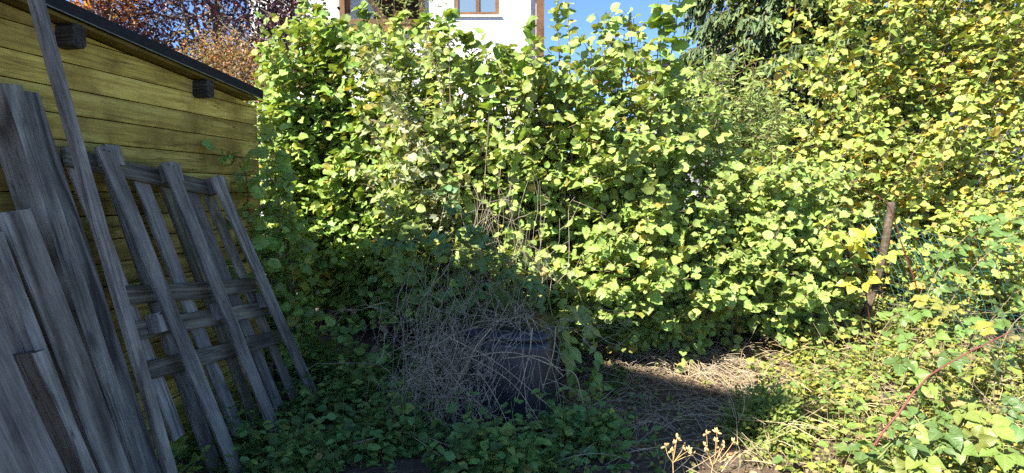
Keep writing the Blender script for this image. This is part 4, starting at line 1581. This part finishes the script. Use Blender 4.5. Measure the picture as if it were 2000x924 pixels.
bramble("tall_shoot", "tall pale shoot with few leaves standing against the blue sky beside the house corner", "shoot",
        [pts([(1130, 640, 5.2), (1118, 300, 5.0), (1112, 120, 4.9), (1108, -10, 4.85)]), pts([(1120, 640, 5.2), (1100, 300, 5.0), (1098, 100, 4.9), (1090, 0, 4.9)])], 'hazel', green2, .10, gap=.075, cane_mat=M_TWIG, r=.007, start=.55)
bramble("tall_shoot", "hazel shoot with large leaves reaching up right of the pointed bush", "shoot",
        [pts([(1270, 640, 5.7), (1290, 300, 5.4), (1308, 120, 4.8), (1330, -20, 4.5)]), pts([(1250, 600, 5.7), (1265, 300, 5.3), (1285, 100, 4.8), (1290, 10, 4.6)])], 'hazel', green, .135, gap=.075, cane_mat=M_TWIG, r=.007, start=.5)
bramble("tall_shoot", "hazel shoots rising in front of the white house wall", "shoot",
        [pts([(930, 600, 5.0), (950, 300, 4.7), (948, 160, 4.6), (940, 60, 4.55)]), pts([(990, 600, 5.0), (1000, 300, 4.8), (1010, 150, 4.7), (975, 85, 4.65)]), pts([(960, 600, 5.0), (985, 300, 4.8), (1035, 100, 4.7), (1030, 40, 4.7)]), pts([(890, 600, 5.0), (880, 300, 4.8), (875, 80, 4.7), (880, 20, 4.7)])], 'hazel', green, .115, gap=.085, cane_mat=M_TWIG, r=.006, start=.5)
bramble("tall_shoot", "loose hazel shoots arching in front of the wooden loggia rail", "shoot",
        [pts([(720, 600, 6.4), (730, 250, 6.0), (722, 70, 5.6), (705, 12, 5.5)]), pts([(760, 600, 6.4), (770, 250, 6.0), (765, 80, 5.6), (785, 25, 5.5)]), pts([(800, 600, 6.3), (805, 250, 6.0), (815, 70, 5.6), (838, 30, 5.5)]), pts([(850, 600, 6.2), (848, 250, 5.9), (850, 90, 5.5), (862, 40, 5.4)])], 'hazel', green, .105, gap=.065, cane_mat=M_TWIG, r=.006, start=.55)
bramble("tall_shoot", "hazel shoots bending across the white wall under the window", "shoot",
        [pts([(920, 600, 5.9), (915, 250, 5.6), (918, 110, 5.2), (905, 70, 5.1)]), pts([(975, 600, 5.9), (970, 250, 5.6), (965, 140, 5.2), (985, 95, 5.1)]), pts([(1020, 600, 5.9), (1015, 250, 5.6), (1022, 130, 5.2), (1045, 80, 5.1)])], 'hazel', green2, .11, gap=.06, cane_mat=M_TWIG, r=.006, start=.55)
bramble("tall_shoot", "hazel shoots with nodding leaves beside the loggia post at the upper left", "shoot",
        [pts([(600, 600, 6.5), (590, 250, 6.3), (585, 60, 5.9), (600, -10, 5.7)]), pts([(640, 600, 6.5), (650, 250, 6.3), (640, 80, 5.9), (625, 10, 5.7)]), pts([(700, 600, 6.5), (690, 250, 6.3), (665, 90, 5.9), (668, 40, 5.7)])], 'hazel', green, .105, gap=.07, cane_mat=M_TWIG, r=.006, start=.55)


def small_plants():
    # dark little conifer
    g = gnd(1488, 858)
    t = thing("dwarf_conifer", "low dark green feathery shrublet at the edge of the bare patch", "shrub", g)
    L = Leaves('ovate', M_SMALL, t, maxobj=0)
    pal = pal_mix((.22, .30, .07), .35, [(.30, .36, .08)], .3)
    tw = []
    for i in range(170):
        d = norm(rnd() * [1, 1, .6] + UP * .35)
        if d[2] < 0.02: d[2] = .05
        e = g + d * [.29, .29, .42] * R.uniform(.5, 1)
        tw.append((np.array([g, (g + e) / 2, e]), np.array([.004, .003, .001])))
        for j in range(44):
            u = R.uniform(.35, 1)
            c = g + (e - g) * u + rnd(.02)
            L.add(c, d + rnd(.6), SUNWARD + UP + rnd(.7), R.uniform(.02, .042), pal())
    V, Fq = tubes(tw, 3)
    part("stem", V, Fq, M_BARK, t)
    # strap leaved plant under the hedge
    g = gnd(1232, 700)
    t = thing("strap_leaf_plant", "small plant with pale bluish strap leaves under the hedge edge", "plant", g)
    L = Leaves('lance', M_SMALL, t, minpx=4)
    for i in range(9):
        a = R.uniform(0, 6.28)
        L.add(g + UP * .01, np.array([math.cos(a), math.sin(a), R.uniform(.7, 1.6)]), -np.array([math.cos(a), math.sin(a), 0]) * .4 + UP * .5 + SUNWARD * .4, R.uniform(.14, .2), np.array([.30, .40, .30]))
    # dried flower stalks
    for lab, foot, heads in [("dried flower stalk with a dense golden seed head, left of two", (1318, 960, 2.35), [(1322, 856), (1300, 872), (1312, 880), (1345, 880), (1335, 872), (1318, 868), (1352, 888)]),
                             ("dried flower stalk with a forked open seed head, right of two", (1362, 945, 2.35), [(1380, 848), (1400, 845), (1398, 862), (1415, 868), (1432, 864), (1378, 872), (1408, 872), (1420, 895)])]:
        p = at(*foot)
        p[2] = min(p[2], float(ground_z(p[0], p[1])) )
        t = thing("dried_flower_stalk", lab, "dry flower", p * [1, 1, 0], "dried flower stalks")
        mx, my = np.mean([h[0] for h in heads]), max(h[1] for h in heads) + 16
        f = at(mx - 12, my, 2.35)
        V, Fq = tubes([(spline([p, (p + f) / 2 + rnd(.008), f], 9), np.linspace(.0024, .0018, 9))], 5)
        part("stem", V, Fq, M_FLOWER, t)
        for hx, hy in heads:
            c = at(hx, hy, 2.35 + R.uniform(-.03, .03))
            V, Fq = tubes([(spline([f, f * .5 + c * .5 + rnd(.006), c], 6), np.linspace(.0015, .001, 6))], 4)
            part("branch", V, Fq, M_FLOWER, t)
            for j in range(R.randint(4, 8)):
                d = norm(rnd(.9) + UP * .8)
                q = c + d * .011
                P = np.array([q - d * .009, q - d * .005, q, q + d * .006, q + d * .011])
                V, Fq = tubes([(P, np.array([.0006, .0036, .0046, .0034, .0005]))], 6)
                part("seed", V, Fq, M_FLOWER, t)


small_plants()


# ------------------------------------------------------------------ wire fence
def fence():
    a_t, b_t = at(1640, 394, 6.3), at(2080, 500, 4.1)
    a_b, b_b = at(1718, 640, 6.05), at(2230, 820, 3.75)
    base = (a_b + b_b) / 2
    t = thing("wire_fence", "sagging green wire mesh fence with a leaning wooden post at the right", "fence", base)

    def P(u, v):
        p = (a_t * (1 - u) + b_t * u) * (1 - v) + (a_b * (1 - u) + b_b * u) * v
        p = p + np.array([.03 * math.sin(7 * u + 2 * v), .05 * math.sin(5 * v + 6 * u), .035 * math.sin(9 * u) * (1 - v) - .05 * math.sin(math.pi * u) * (1 - v)])
        return p
    nu, nv = 30, 13
    for i in range(nu + 1):
        u = i / nu
        Q = np.array([P(u + .004 * math.sin(3 * k + i), k / 14) for k in range(15)])
        V, Fq = tubes([(Q, .0023)], 4)
        part("wire", V, Fq, M_WIRE, t)
    for j in range(nv + 1):
        v = j / nv
        Q = np.array([P(k / 40, v + .006 * math.sin(1.6 * k + j)) for k in range(41)])
        V, Fq = tubes([(Q, .0024 if j == 0 else .0018)], 4)
        part("wire", V, Fq, M_WIRE, t)
    # loose curl of wire hanging off the mesh
    V, Fq = tubes([(spline(pts([(1755, 472, 5.0), (1785, 490, 4.9), (1805, 530, 4.85), (1812, 570, 4.85), (1828, 590, 4.85)]), 16), .0025)], 5)
    part("loose_wire", V, Fq, M_WIRE, t)
    for (a, b, y, r) in [((1742, 395), (1686, 610), 5.7, .042), ((1641, 385), (1636, 560), 6.4, .04)]:
        p, q = at(*b, y), at(*a, y - .05)
        p[2] -= .1
        V, Fq = tubes([(spline([p, (p + q) / 2 + rnd(.015), q], 8), np.linspace(r, r * .85, 8))], 9)
        n = len(V)
        part("post", V, list(map(tuple, Fq)) + [tuple(range(n - 9, n))], M_POST, t, smooth=False)


fence()

build_all_leaves()
